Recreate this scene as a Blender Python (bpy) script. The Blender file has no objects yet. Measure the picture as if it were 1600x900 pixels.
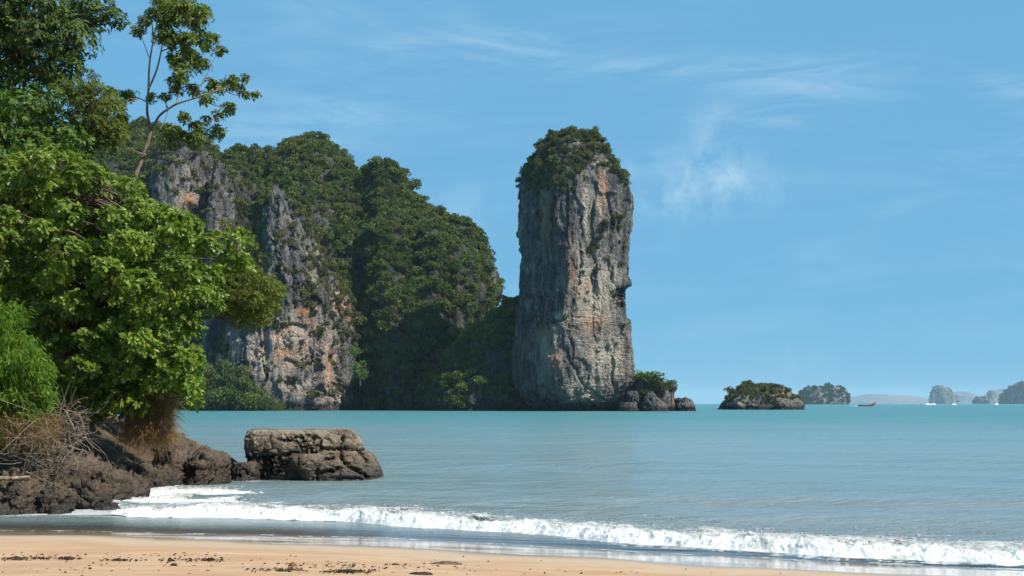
import bpy, math, random
import numpy as np
from mathutils import Vector, Matrix

rng = np.random.default_rng(7)
random.seed(7)
SC = bpy.context.scene
COL = SC.collection

# ---------------------------------------------------------------- camera
F, HOR, CAMZ = 2222.22, 630.5, 3.0          # focal length in photo pixels, horizon row, eye height above the sea
cam_data = bpy.data.cameras.new('camera')
cam_data.lens = 50.0
cam_data.sensor_width = 36.0
cam_data.shift_y = (HOR - 450.0) / 1600.0
cam_data.clip_start = 0.1
cam_data.clip_end = 60000.0
cam = bpy.data.objects.new('camera', cam_data)
cam.location = (0, 0, CAMZ)
cam.rotation_euler = (math.radians(90), 0, 0)
COL.objects.link(cam)
SC.camera = cam

# ---------------------------------------------------------------- light, sky
SUN = Vector((0.82, -0.50, 0.97)).normalized()    # direction towards the sun
world = bpy.data.worlds.new('World')
SC.world = world
world.use_nodes = True
wn = world.node_tree.nodes
wl = world.node_tree.links
wn.clear()
w_out = wn.new('ShaderNodeOutputWorld')
w_bg = wn.new('ShaderNodeBackground')
w_bg.inputs['Strength'].default_value = 0.1
sky = wn.new('ShaderNodeTexSky')
sky.sky_type = 'NISHITA'
sky.sun_disc = False
sky.sun_elevation = math.asin(SUN.z)
sky.sun_rotation = math.atan2(SUN.x, SUN.y)
sky.altitude = 0
sky.air_density = 1.0
sky.dust_density = 0.15
sky.ozone_density = 3.0
w_tint = wn.new('ShaderNodeMix'); w_tint.data_type = 'RGBA'; w_tint.blend_type = 'MULTIPLY'
w_tint.inputs['Factor'].default_value = 1.0
w_tint.inputs['B'].default_value = (0.40, 0.78, 1.0, 1)
wl.new(sky.outputs['Color'], w_tint.inputs['A'])


def wmath(op, a, b=None, c=None, clamp=False):
    n = wn.new('ShaderNodeMath'); n.operation = op; n.use_clamp = clamp
    for i, v in enumerate((a, b, c)):
        if v is None:
            continue
        if isinstance(v, (int, float)):
            n.inputs[i].default_value = v
        else:
            wl.new(v, n.inputs[i])
    return n.outputs[0]


w_tc = wn.new('ShaderNodeTexCoord')
w_sep = wn.new('ShaderNodeSeparateXYZ')
wl.new(w_tc.outputs['Generated'], w_sep.inputs[0])
w_az = wmath('ARCTAN2', w_sep.outputs['X'], w_sep.outputs['Y'])
w_el = wmath('ARCSINE', w_sep.outputs['Z'])


def wnoise(sx, sy, scale, detail, dist, seed):
    c = wn.new('ShaderNodeCombineXYZ')
    wl.new(wmath('MULTIPLY', w_az, sx), c.inputs[0])
    wl.new(wmath('MULTIPLY_ADD', w_el, sy, seed), c.inputs[1])
    c.inputs[2].default_value = seed
    n = wn.new('ShaderNodeTexNoise')
    n.inputs['Scale'].default_value = scale
    n.inputs['Detail'].default_value = detail
    n.inputs['Roughness'].default_value = 0.62
    n.inputs['Distortion'].default_value = dist
    wl.new(c.outputs[0], n.inputs['Vector'])
    return n.outputs['Fac']


def wramp(x, a, b):
    n = wn.new('ShaderNodeMapRange'); n.interpolation_type = 'SMOOTHSTEP'
    n.inputs['From Min'].default_value = a; n.inputs['From Max'].default_value = b
    wl.new(x, n.inputs['Value'])
    return n.outputs[0]


def wblob(px, py, rx, ry, rot=0.0):
    """a soft patch of sky (direction) in which a cloud may form"""
    a0 = math.atan((px - 800) / F); e0 = math.atan((HOR - py) / F)
    da = wmath('SUBTRACT', w_az, a0); de = wmath('SUBTRACT', w_el, e0)
    c, s = math.cos(rot), math.sin(rot)
    u = wmath('ADD', wmath('MULTIPLY', da, c), wmath('MULTIPLY', de, s))
    v = wmath('ADD', wmath('MULTIPLY', da, -s), wmath('MULTIPLY', de, c))
    u = wmath('DIVIDE', u, rx / F); v = wmath('DIVIDE', v, ry / F)
    r2 = wmath('ADD', wmath('MULTIPLY', u, u), wmath('MULTIPLY', v, v))
    return wmath('POWER', 2.718, wmath('MULTIPLY', r2, -1.0))


streaks = wramp(wnoise(6, 34, 1.0, 5, 0.9, 3.7), 0.40, 0.80)          # thin high streaks all over
streaks = wmath('MULTIPLY', streaks, wramp(wnoise(3, 9, 1.0, 2, 0.2, 9.1), 0.30, 0.66))
puff_n = wramp(wnoise(46, 34, 1.0, 7, 0.5, 1.3), 0.30, 0.74)
wisp_n = wramp(wnoise(9, 46, 1.0, 6, 1.2, 5.9), 0.34, 0.74)
puffs = None
for args in ((1105, 215, 28, 42), (1150, 275, 34, 40), (1050, 290, 90, 48), (1090, 300, 120, 40), (1240, 570, 40, 26), (715, 330, 60, 40)):
    g = wblob(*args)
    puffs = g if puffs is None else wmath('ADD', puffs, g)
wisps = None
for args in ((1270, 150, 120, 32, 0.12), (1040, 110, 260, 26, -0.05), (1190, 195, 130, 16, 0.0), (480, 195, 170, 40, 0.1), (700, 80, 260, 26, 0.1), (1580, 160, 60, 18)):
    g = wblob(*args)
    wisps = g if wisps is None else wmath('ADD', wisps, g)
cloud = wmath('ADD', wmath('MULTIPLY', streaks, 0.20), wmath('MULTIPLY', wmath('MULTIPLY', puffs, puff_n), 0.30))
cloud = wmath('ADD', cloud, wmath('MULTIPLY', wmath('MULTIPLY', wisps, wisp_n), 0.32))
cloud = wmath('MULTIPLY', cloud, wramp(w_el, -0.01, 0.05))
cloud = wmath('MINIMUM', cloud, 0.5)
w_mix = wn.new('ShaderNodeMix'); w_mix.data_type = 'RGBA'
wl.new(cloud, w_mix.inputs['Factor'])
w_air = wn.new('ShaderNodeMix'); w_air.data_type = 'RGBA'          # moist tropical air: an even blue veil over the whole sky
w_air.inputs['Factor'].default_value = 0.86
w_air.inputs['B'].default_value = (1.17, 3.13, 5.02, 1)
wl.new(w_tint.outputs['Result'], w_air.inputs['A'])
wl.new(w_air.outputs['Result'], w_mix.inputs['A'])
w_mix.inputs['B'].default_value = (4.2, 5.8, 6.7, 1)
wl.new(w_mix.outputs['Result'], w_bg.inputs['Color'])
wl.new(w_bg.outputs[0], w_out.inputs['Surface'])

sun_data = bpy.data.lights.new('sun', 'SUN')
sun_data.energy = 5.0
sun_data.angle = math.radians(0.53)
sun_data.color = (1.0, 0.94, 0.84)
sun = bpy.data.objects.new('sun', sun_data)
sun.rotation_euler = (-SUN).to_track_quat('-Z', 'Y').to_euler()
sun.location = (60, -20, 80)
COL.objects.link(sun)

SC.view_settings.view_transform = 'Standard'
SC.view_settings.look = 'None'
SC.view_settings.exposure = 0.5
SC.view_settings.gamma = 1.0
SC.render.engine = 'CYCLES'
cy = SC.cycles
cy.max_bounces = 6; cy.diffuse_bounces = 3; cy.glossy_bounces = 3; cy.transmission_bounces = 4
cy.transparent_max_bounces = 12; cy.volume_bounces = 1
cy.use_denoising = True
try:
    cy.denoiser = 'OPENIMAGEDENOISE'
except Exception:
    pass
cy.caustics_reflective = False; cy.caustics_refractive = False


# ---------------------------------------------------------------- numeric helpers
def W(px, py, Y):
    return np.array([(px - 800.0) / F * Y, Y, CAMZ + (HOR - py) / F * Y])


def to_px(P):
    return 800 + F * P[..., 0] / P[..., 1], HOR - F * (P[..., 2] - CAMZ) / P[..., 1]


_perm = np.random.default_rng(11).permutation(256)
_perm = np.concatenate([_perm, _perm, _perm])
_g = np.random.default_rng(12).normal(size=(256, 3))
_g /= np.linalg.norm(_g, axis=1)[:, None]


def perlin(p):
    p = np.asarray(p, dtype=np.float64)
    i = np.floor(p).astype(np.int64); f = p - i; i &= 255
    u = f * f * f * (f * (f * 6 - 15) + 10)
    out = 0.0
    for dx in (0, 1):
        for dy in (0, 1):
            for dz in (0, 1):
                h = _perm[_perm[_perm[(i[..., 0] + dx) & 255] + ((i[..., 1] + dy) & 255)] + ((i[..., 2] + dz) & 255)]
                g = _g[h]
                d = g[..., 0] * (f[..., 0] - dx) + g[..., 1] * (f[..., 1] - dy) + g[..., 2] * (f[..., 2] - dz)
                w = (u[..., 0] if dx else 1 - u[..., 0]) * (u[..., 1] if dy else 1 - u[..., 1]) * (u[..., 2] if dz else 1 - u[..., 2])
                out = out + w * d
    return out * 1.5


def fbm(p, octs=4, gain=0.5, lac=2.03, seed=0.0):
    a, s, t = 1.0, 0.0, 0.0
    q = np.asarray(p) + seed * 17.13
    for _ in range(octs):
        s = s + a * perlin(q); t += a
        q = q * lac + 31.7; a *= gain
    return s / t


def ridged(p, octs=4, gain=0.5, lac=2.03, seed=0.0):
    a, s, t = 1.0, 0.0, 0.0
    q = np.asarray(p) + seed * 13.7
    for _ in range(octs):
        s = s + a * (1 - 2 * np.abs(perlin(q))); t += a
        q = q * lac + 19.3; a *= gain
    return s / t


def cell(p, seed=0):
    """distance to nearest and second nearest feature point, and a random value of the nearest cell"""
    p = np.asarray(p, dtype=np.float64) + seed * 5.17
    i = np.floor(p).astype(np.int64)
    f1 = np.full(p.shape[:-1], 9.0); f2 = f1.copy(); cid = np.zeros(p.shape[:-1])
    for dx in (-1, 0, 1):
        for dy in (-1, 0, 1):
            for dz in (-1, 0, 1):
                n = i + np.array([dx, dy, dz])
                h = _perm[_perm[_perm[n[..., 0] & 255] + (n[..., 1] & 255)] + (n[..., 2] & 255)]
                pt = n + 0.5 + 0.33 * _g[h]
                d = np.linalg.norm(p - pt, axis=-1)
                m = d < f1
                f2 = np.where(m, f1, np.minimum(f2, d)); f1 = np.where(m, d, f1); cid = np.where(m, h / 255.0, cid)
    return f1, f2, cid


def sstep(x, a, b):
    t = np.clip((x - a) / (b - a), 0, 1)
    return t * t * (3 - 2 * t)


def nrm(v):
    return v / np.maximum(np.linalg.norm(v, axis=-1, keepdims=True), 1e-9)


# ---------------------------------------------------------------- object helpers
def mesh_from(name, verts, faces, smooth=True, attrs=None, fattrs=None):
    """faces: int array (n,k) or list of such arrays"""
    me = bpy.data.meshes.new(name)
    verts = np.asarray(verts, dtype=np.float32)
    fl = faces if isinstance(faces, list) else [faces]
    me.vertices.add(len(verts))
    me.vertices.foreach_set('co', verts.ravel())
    loops = np.concatenate([np.asarray(f).ravel() for f in fl]).astype(np.int32)
    sizes = np.concatenate([np.full(len(f), np.asarray(f).shape[1]) for f in fl])
    starts = np.concatenate([[0], np.cumsum(sizes)[:-1]]).astype(np.int32)
    me.loops.add(len(loops))
    me.loops.foreach_set('vertex_index', loops)
    me.polygons.add(len(sizes))
    me.polygons.foreach_set('loop_start', starts)
    me.polygons.foreach_set('use_smooth', np.full(len(sizes), bool(smooth)))
    me.update(calc_edges=True)
    for k, v in (attrs or {}).items():
        me.attributes.new(k, 'FLOAT', 'POINT').data.foreach_set('value', np.asarray(v, dtype=np.float32).ravel())
    for k, v in (fattrs or {}).items():
        me.attributes.new(k, 'FLOAT', 'FACE').data.foreach_set('value', np.asarray(v, dtype=np.float32).ravel())
    me.validate()
    return me


def tag(o, label=None, cat=None, group=None, kind=None):
    if label: o['label'] = label
    if cat: o['category'] = cat
    if group: o['group'] = group
    if kind: o['kind'] = kind
    return o


def obj(name, me, mat=None, parent=None, loc=(0, 0, 0)):
    o = bpy.data.objects.new(name, me)
    COL.objects.link(o)
    o.location = loc
    if mat is not None and me is not None and len(me.materials) == 0:
        me.materials.append(mat)
    if parent is not None:
        o.parent = parent
    return o


def empty(name, loc, rz=0.0, scale=1.0):
    o = bpy.data.objects.new(name, None)
    COL.objects.link(o)
    o.empty_display_size = 0.3
    o.location = loc
    o.rotation_euler = (0, 0, rz)
    o.scale = (scale,) * 3
    return o


# ---------------------------------------------------------------- materials
class NT:
    def __init__(self, name):
        self.m = bpy.data.materials.new(name)
        self.m.use_nodes = True
        self.t = self.m.node_tree
        self.t.nodes.clear()
        self.out = self.t.nodes.new('ShaderNodeOutputMaterial')
        self.p = self.t.nodes.new('ShaderNodeBsdfPrincipled')
        self.t.links.new(self.p.outputs[0], self.out.inputs['Surface'])

    def n(self, typ, **kw):
        nd = self.t.nodes.new(typ)
        for k, v in kw.items():
            setattr(nd, k, v)
        return nd

    def put(self, sock, v):
        if v is None:
            return
        if isinstance(v, (int, float)):
            sock.default_value = v
        elif isinstance(v, (tuple, list)):
            sock.default_value = tuple(v) + ((1.0,) if len(v) == 3 and sock.type == 'RGBA' else ())
        else:
            self.t.links.new(v, sock)

    def math(self, op, a, b=None, c=None, clamp=False):
        nd = self.n('ShaderNodeMath', operation=op, use_clamp=clamp)
        for i, v in enumerate((a, b, c)):
            self.put(nd.inputs[i], v)
        return nd.outputs[0]

    def attr(self, name):
        return self.n('ShaderNodeAttribute', attribute_name=name).outputs['Fac']

    def coords(self, scale=(1, 1, 1), loc=(0, 0, 0), rot=(0, 0, 0), kind='Object'):
        tc = self.n('ShaderNodeTexCoord')
        mp = self.n('ShaderNodeMapping')
        mp.inputs['Scale'].default_value = scale
        mp.inputs['Location'].default_value = loc
        mp.inputs['Rotation'].default_value = rot
        self.t.links.new(tc.outputs[kind], mp.inputs['Vector'])
        return mp.outputs[0]

    def noise(self, vec, scale, detail=4, rough=0.55, dist=0.0, out='Fac'):
        nd = self.n('ShaderNodeTexNoise')
        self.put(nd.inputs['Vector'], vec)
        self.put(nd.inputs['Scale'], scale); self.put(nd.inputs['Detail'], detail)
        self.put(nd.inputs['Roughness'], rough); self.put(nd.inputs['Distortion'], dist)
        return nd.outputs[out]

    def voro(self, vec, scale, feature='F1', out='Distance'):
        nd = self.n('ShaderNodeTexVoronoi', feature=feature)
        self.put(nd.inputs['Vector'], vec); self.put(nd.inputs['Scale'], scale)
        return nd.outputs[out]

    def ramp(self, x, a, b, lo=0.0, hi=1.0, smooth=True):
        nd = self.n('ShaderNodeMapRange')
        if smooth: nd.interpolation_type = 'SMOOTHSTEP'
        self.put(nd.inputs['Value'], x)
        for k, v in (('From Min', a), ('From Max', b), ('To Min', lo), ('To Max', hi)):
            self.put(nd.inputs[k], v)
        return nd.outputs[0]

    def mix(self, f, a, b, blend='MIX'):
        nd = self.n('ShaderNodeMix', data_type='RGBA', blend_type=blend)
        self.put(nd.inputs['Factor'], f)
        self.put(nd.inputs['A'], a); self.put(nd.inputs['B'], b)
        return nd.outputs['Result']

    def bump(self, h, strength, dist, normal=None):
        nd = self.n('ShaderNodeBump')
        self.put(nd.inputs['Height'], h); self.put(nd.inputs['Strength'], strength); self.put(nd.inputs['Distance'], dist)
        if normal is not None: self.put(nd.inputs['Normal'], normal)
        return nd.outputs[0]

    def set(self, **kw):
        for k, v in kw.items():
            self.put(self.p.inputs[k.replace('_', ' ')], v)
        return self.m


def mat_limestone(name, s=1.0, dark=(0.046, 0.048, 0.052), mid=(0.158, 0.155, 0.152), pale=(0.53, 0.445, 0.355), rust=(0.50, 0.21, 0.085), coord_scale=1.0):
    m = NT(name)
    k = coord_scale
    flut = m.coords((k, k, 0.13 * k))
    iso = m.coords((k, k, k))
    strat = m.coords((0.25 * k, 0.25 * k, 1.3 * k))
    n1 = m.noise(flut, 0.30, 6, 0.62, 0.4)
    n2 = m.noise(iso, 0.12, 5, 0.6)
    n3 = m.noise(iso, 1.1, 5, 0.65)
    n4 = m.noise(flut, 1.2, 4, 0.6)
    st = m.noise(strat, 0.9, 4, 0.6)
    c = m.mix(m.ramp(m.math('ADD', n1, m.math('MULTIPLY', m.math('SUBTRACT', n4, 0.5), 0.6)), 0.36, 0.66), dark, mid)
    c = m.mix(m.math('MULTIPLY', m.ramp(n2, 0.46, 0.68), 0.36), c, pale)
    ns = m.noise(m.coords((k, k, 0.045 * k)), 0.42, 5, 0.65, 0.2)
    c = m.mix(m.ramp(ns, 0.50, 0.64, 0.0, 0.75), c, tuple(x * 0.8 for x in dark))
    c = m.mix(m.ramp(n3, 0.32, 0.50, 0.5, 0.0), c, (0.035, 0.037, 0.040))
    vor = m.voro(m.coords((0.5 * k, 0.5 * k, 0.22 * k)), 1.1, 'DISTANCE_TO_EDGE')
    c = m.mix(m.ramp(vor, 0.0, 0.06, 0.25, 0.0), c, (0.022, 0.022, 0.024))
    stain = m.attr('stain')
    sm = m.math('MULTIPLY', stain, m.ramp(m.math('ADD', n1, m.math('MULTIPLY', n3, 0.5)), 0.55, 0.80), clamp=True)
    c = m.mix(sm, c, pale)
    rm = m.math('MULTIPLY', m.attr('rust'), m.ramp(m.math('ADD', m.noise(flut, 0.5, 5, 0.6), m.math('MULTIPLY', n2, 0.4)), 0.52, 0.82), clamp=True)
    c = m.mix(rm, c, rust)
    c = m.mix(m.math('MULTIPLY', m.attr('wet'), 0.85), c, (0.022, 0.021, 0.02))
    h = m.math('ADD', m.math('ADD', m.math('MULTIPLY', n3, 1.2), m.ramp(vor, 0.0, 0.12, 0.0, 0.35)), m.math('ADD', m.math('MULTIPLY', n4, 0.6), m.math('MULTIPLY', m.math('MULTIPLY', st, m.attr('strata')), 1.4)))
    b = m.bump(h, 0.9, 1.7 * s)
    return m.set(Base_Color=c, Roughness=0.92, Normal=b, Specular_IOR_Level=0.2)


def mat_shore_rock(name, a=(0.028, 0.021, 0.016), b=(0.112, 0.082, 0.056), top=(0.185, 0.145, 0.105), bd=0.14):
    m = NT(name)
    iso = m.coords()
    n1 = m.noise(iso, 0.9, 6, 0.65, 0.3)
    n2 = m.noise(iso, 6.0, 5, 0.7)
    v = m.voro(iso, 9.0)
    c = m.mix(m.ramp(n1, 0.3, 0.7), a, b)
    c = m.mix(m.math('MULTIPLY', m.attr('pale'), m.ramp(n1, 0.3, 0.62)), c, top)
    c = m.mix(m.ramp(n2, 0.34, 0.48, 0.5, 0.0), c, (0.03, 0.024, 0.019))
    c = m.mix(m.math('MULTIPLY', m.ramp(m.noise(iso, 2.3, 4, 0.6), 0.55, 0.72), 0.4), c, (0.20, 0.13, 0.055))
    wet = m.attr('wet')
    c = m.mix(m.math('MULTIPLY', wet, 0.75), c, (0.012, 0.010, 0.008))
    h = m.math('ADD', m.math('MULTIPLY', n2, 1.0), m.math('MULTIPLY', v, 0.6))
    bmp = m.bump(h, 0.8, bd)
    return m.set(Base_Color=c, Roughness=m.ramp(wet, 0, 1, 0.9, 0.45), Normal=bmp, Specular_IOR_Level=0.35)


def mat_leaf(name, cols, trans=0.35, rough=0.5, spec=0.35, instance=False, hue_var=0.0):
    """cols: dark, mid, light"""
    m = NT(name)
    t = m.attr('tint')
    c = m.mix(m.ramp(t, 0.0, 0.55), cols[0], cols[1])
    c = m.mix(m.ramp(t, 0.5, 1.0), c, cols[2])
    if len(cols) > 3:
        c = m.mix(m.ramp(t, 0.965, 0.975), c, cols[3])
    if instance:
        oi = m.n('ShaderNodeObjectInfo')
        r = oi.outputs['Random']
        c = m.mix(m.ramp(r, 0.0, 0.6, 0.75, 0.0), c, tuple(x * 0.8 for x in cols[0]))
        c = m.mix(m.ramp(r, 0.66, 1.0, 0.0, hue_var), c, (0.135, 0.105, 0.040))
    m.set(Base_Color=c, Roughness=rough, Specular_IOR_Level=spec)
    tr = m.n('ShaderNodeBsdfTranslucent')
    m.put(tr.inputs['Color'], m.mix(1.0, c, (1.0, 1.15, 0.55), 'MULTIPLY'))
    mx = m.n('ShaderNodeMixShader')
    mx.inputs[0].default_value = trans
    m.t.links.new(m.p.outputs[0], mx.inputs[1]); m.t.links.new(tr.outputs[0], mx.inputs[2])
    m.t.links.new(mx.outputs[0], m.out.inputs['Surface'])
    return m.m


def mat_bark(name, a=(0.045, 0.034, 0.025), b=(0.125, 0.098, 0.074)):
    m = NT(name)
    v = m.coords((1, 1, 0.25))
    n = m.noise(v, 9.0, 5, 0.65)
    m.set(Base_Color=m.mix(m.ramp(n, 0.3, 0.7), a, b), Roughness=0.9, Normal=m.bump(n, 0.7, 0.03), Specular_IOR_Level=0.2)
    return m.m


M_LIME = mat_limestone('limestone')
M_HILLROCK = mat_limestone('hill_rock', 1.0, (0.028, 0.030, 0.026), (0.085, 0.085, 0.068), (0.20, 0.175, 0.13))
M_LIME_SMALL = mat_limestone('limestone_islet', 0.5, coord_scale=2.2)
M_SHORE = mat_shore_rock('shore_rock')
M_BOULDER = mat_shore_rock('boulder_rock', b=(0.150, 0.115, 0.080), top=(0.29, 0.235, 0.170), bd=0.09)
M_FOREST = mat_leaf('forest_leaves', ((0.050, 0.080, 0.018), (0.110, 0.150, 0.028), (0.20, 0.24, 0.050)), 0.25, 0.7, 0.15, True, 0.45)
M_SCRUB = mat_leaf('scrub_leaves', ((0.055, 0.070, 0.020), (0.12, 0.132, 0.034), (0.20, 0.20, 0.055)), 0.22, 0.7, 0.15, True, 0.6)
M_GROVE = mat_leaf('grove_leaves', ((0.045, 0.075, 0.018), (0.100, 0.150, 0.030), (0.185, 0.230, 0.052)), 0.25, 0.65, 0.2, True, 0.45)
M_FAR = mat_leaf('far_leaves', ((0.03, 0.045, 0.018), (0.055, 0.08, 0.03), (0.09, 0.12, 0.045)), 0.2, 0.8, 0.1, True, 0.5)
M_BARK = mat_bark('bark')
M_BARK_PALE = mat_bark('pale_bark', (0.16, 0.13, 0.10), (0.36, 0.31, 0.26))
#PART2

# ---------------------------------------------------------------- karst solids
def smooth_section(poly, n, front_bias=0.65, rounding=3):
    """closed outline in [-1,1]^2 (y = -1 faces the camera), resampled to n points, denser in front"""
    P = np.array(poly, dtype=float)
    for _ in range(rounding):                                   # Chaikin corner cutting
        Q = np.roll(P, -1, axis=0)
        P = np.stack([0.75 * P + 0.25 * Q, 0.25 * P + 0.75 * Q], axis=1).reshape(-1, 2)
    P = P / np.abs(P).max(axis=0)
    P = np.vstack([P, P[:1]])
    seg = np.linalg.norm(np.diff(P, axis=0), axis=1)
    w = seg * np.where((P[:-1, 1] + P[1:, 1]) / 2 > 0.35, 1 - front_bias, 1.0)
    s = np.concatenate([[0], np.cumsum(w)]); s /= s[-1]
    t = np.arange(n) / n
    return np.stack([np.interp(t, s, P[:, 0]), np.interp(t, s, P[:, 1])], axis=1)


ROUND = [(-1, 0), (-0.72, -0.72), (0, -1), (0.72, -0.72), (1, 0), (0.72, 0.72), (0, 1), (-0.72, 0.72)]
BOXY = [(-1, 0.2), (-0.9, -0.8), (-0.2, -1), (0.9, -0.85), (1, 0.1), (0.8, 1), (-0.8, 1)]
PILLAR = [(-1, 0.15), (-0.92, -0.30), (-0.22, -1.0), (-0.05, -0.98), (0.85, -0.62), (1, -0.35), (0.97, 0.45), (0.5, 1), (-0.5, 1), (-0.95, 0.7)]
WEDGE = [(-1, 0.35), (-0.55, -0.75), (-0.25, -1), (0.3, -0.9), (0.85, -0.55), (1, 0.1), (0.6, 1), (-0.6, 1)]


def tower(prof, section, nth, nz, disp, below=6.0):
    """solid from levels (photo row, left px, right px, front distance, back distance); returns grid of points and outward normals"""
    nth, nz = int(nth * 0.72), int(nz * 0.72)
    pr = np.array(prof, dtype=float)
    Yc = (pr[:, 3] + pr[:, 4]) / 2
    z = CAMZ + (HOR - pr[:, 0]) / F * Yc
    xl = (pr[:, 1] - 800) / F * Yc; xr = (pr[:, 2] - 800) / F * Yc
    L = np.stack([z, xl, xr, pr[:, 3], pr[:, 4]], axis=1)
    foot = L[-1].copy(); foot[0] = -below
    L = np.vstack([L, foot])
    ds = np.abs(np.diff(L[:, 0])) + 0.35 * (np.abs(np.diff(L[:, 1])) + np.abs(np.diff(L[:, 2])))
    s = np.concatenate([[0], np.cumsum(ds)]); s /= s[-1]
    t = np.linspace(0, 1, nz)
    G = np.stack([np.interp(t, s, L[:, k]) for k in range(5)], axis=1)
    ker = np.exp(-0.5 * (np.arange(-6, 7) / 2.5) ** 2); ker /= ker.sum()   # soften the kinks of the profile
    for k in range(1, 5):
        G[:, k] = np.convolve(np.pad(G[:, k], 6, mode='edge'), ker, mode='valid')
    S = smooth_section(section, nth, rounding=2)
    cx = (G[:, 1] + G[:, 2]) / 2; hx = (G[:, 2] - G[:, 1]) / 2
    cyy = (G[:, 3] + G[:, 4]) / 2; hy = (G[:, 4] - G[:, 3]) / 2
    P = np.empty((nz, nth, 3))
    P[..., 0] = cx[:, None] + hx[:, None] * S[None, :, 0]
    P[..., 1] = cyy[:, None] + hy[:, None] * S[None, :, 1]
    P[..., 2] = G[:, 0][:, None]
    for fn in disp:
        N = grid_normals(P)
        P = fn(P, N)
    return P, grid_normals(P)


def grid_normals(P):
    du = np.roll(P, -1, axis=1) - np.roll(P, 1, axis=1)
    dv = np.gradient(P, axis=0)
    N = nrm(np.cross(du, dv))
    c = P.mean(axis=1, keepdims=True)
    if ((P - c)[..., :2] * N[..., :2]).sum() < 0:
        N = -N
    return N


def grid_mesh(name, P, attrs=None, origin=None, wrap=True, cap=True, step=1):
    nz, nth = P.shape[:2]
    V = P.reshape(-1, 3)
    if origin is not None:
        V = V - np.asarray(origin)
    j = np.arange(nz - 1)[:, None] * nth
    i = np.arange(nth if wrap else nth - 1)[None, :]
    i2 = (i + 1) % nth
    Q = np.stack([j + i, j + i2, j + nth + i2, j + nth + i], axis=-1).reshape(-1, 4)
    fl = [Q]
    at = {k: v.ravel() for k, v in (attrs or {}).items()}
    if cap and wrap:
        top = V[:nth].mean(axis=0)
        V = np.vstack([V, top])
        k = len(V) - 1
        ii = np.arange(nth)
        fl.append(np.stack([np.full(nth, k), (ii + 1) % nth, ii], axis=-1))
        at = {n: np.append(v, v[:nth].mean()) for n, v in at.items()}
    # outward orientation
    a, b, c = V[Q[:, 0]], V[Q[:, 1]], V[Q[:, 2]]
    fn = np.cross(b - a, c - a); ctr = V.mean(axis=0)
    if wrap and ((a - ctr)[:, :2] * fn[:, :2]).sum() < 0:
        fl = [f[:, ::-1] for f in fl]
    return mesh_from(name, V, fl, True, at)


def d_karst(seed, big=4.0, Lb=28.0, flute=1.6, Lf=7.0, fine=0.7, strata_top=None):
    def fn(P, N):
        q = P * np.array([1, 1, 0.45])
        d = big * fbm(q / Lb, 3, 0.5, seed=seed)
        q2 = P * np.array([1, 1, 0.16])
        warp = fbm(P / 15.0, 2, seed=seed + 3)[..., None] * 3.0
        d += flute * (ridged((q2 + warp) / Lf, 3, 0.55, seed=seed + 1) - 0.35)
        d += fine * fbm(P * np.array([1, 1, 0.5]) / 2.6, 4, 0.6, seed=seed + 2)
        f1, f2, cid = cell(P * np.array([1, 1, 0.5]) / 6.5 + 0.3 * fbm(P / 5.0, 2)[..., None], seed=int(seed))
        d += 1.5 * fine * (cid - 0.5) * 2
        g1, g2, c2 = cell(P * np.array([1, 1, 0.42]) / 2.7 + 0.3 * fbm(P / 2.0, 2)[..., None], seed=int(seed) + 3)
        d += 0.5 * fine * (c2 - 0.5) * 2 - 0.4 * fine * (1 - sstep(g2 - g1, 0.0, 0.15))
        if strata_top is not None:
            k = 1 - sstep(P[..., 2], strata_top * 0.6, strata_top)
            zz = P[..., 2] * 1.0 + 1.6 * fbm(P / 12.0, 2, seed=seed + 5)
            d += k * 0.55 * fbm(np.stack([P[..., 0] / 7, P[..., 1] / 7, zz / 1.3], -1), 3, 0.6, seed=seed + 6)
        # waves and weather eat a notch at the water line
        d -= 1.5 * np.exp(-((P[..., 2] - 1.2) / 1.6) ** 2)
        Nh = N * np.array([1, 1, 0.55])
        return P + Nh * d[..., None]
    return fn


def d_carve(marks):
    """marks: (px, py, rx, ry, depth): hollows (+) and bulges (-) on the front side"""
    def fn(P, N):
        px, py = to_px(P)
        d = np.zeros(P.shape[:2])
        front = (N[..., 1] < 0.3)
        for (x, y, rx, ry, dep) in marks:
            d -= dep * np.exp(-(((px - x) / rx) ** 2 + ((py - y) / ry) ** 2) ** 1.5) * front
        return P + N * d[..., None]
    return fn


def d_cracks(lines, depth, halfw, warp=2.3, wob=2.2):
    """narrow clefts along photo polylines on the front of the rock"""
    def fn(P, N):
        px, py = to_px(P)
        px = px + wob * perlin(P * warp); py = py + wob * perlin(P * warp + 7)
        best = np.full(px.shape, 1e9)
        for ln in lines:
            for (x0, y0), (x1, y1) in zip(ln[:-1], ln[1:]):
                dx, dy = x1 - x0, y1 - y0
                t = np.clip(((px - x0) * dx + (py - y0) * dy) / (dx * dx + dy * dy), 0, 1)
                best = np.minimum(best, np.hypot(px - x0 - t * dx, py - y0 - t * dy))
        d = -depth * np.exp(-(best / halfw) ** 2) * (N[..., 1] < 0.4)
        return P + N * d[..., None]
    return fn



def spots(P, lst):
    px, py = to_px(P)
    a = np.zeros(P.shape[:2])
    for (x, y, rx, ry, s) in lst:
        a = np.maximum(a, s * np.exp(-(((px - x) / rx) ** 2 + ((py - y) / ry) ** 2)))
    return np.clip(a, 0, 1)


# ---- surfaces on which the forest grows are collected here: (points, normals, density function)
VEG = {}


def rock_attrs(P, stain=(), rust=(), strata=0.0, strata_top=1e9):
    z = P[..., 2]
    wet = 1 - sstep(z + 0.8 * fbm(P / 4.0, 2), 0.6, 3.2)
    return {'stain': spots(P, stain), 'rust': spots(P, rust), 'wet': wet,
            'strata': strata * (1 - sstep(z, strata_top * 0.7, strata_top))}


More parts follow.
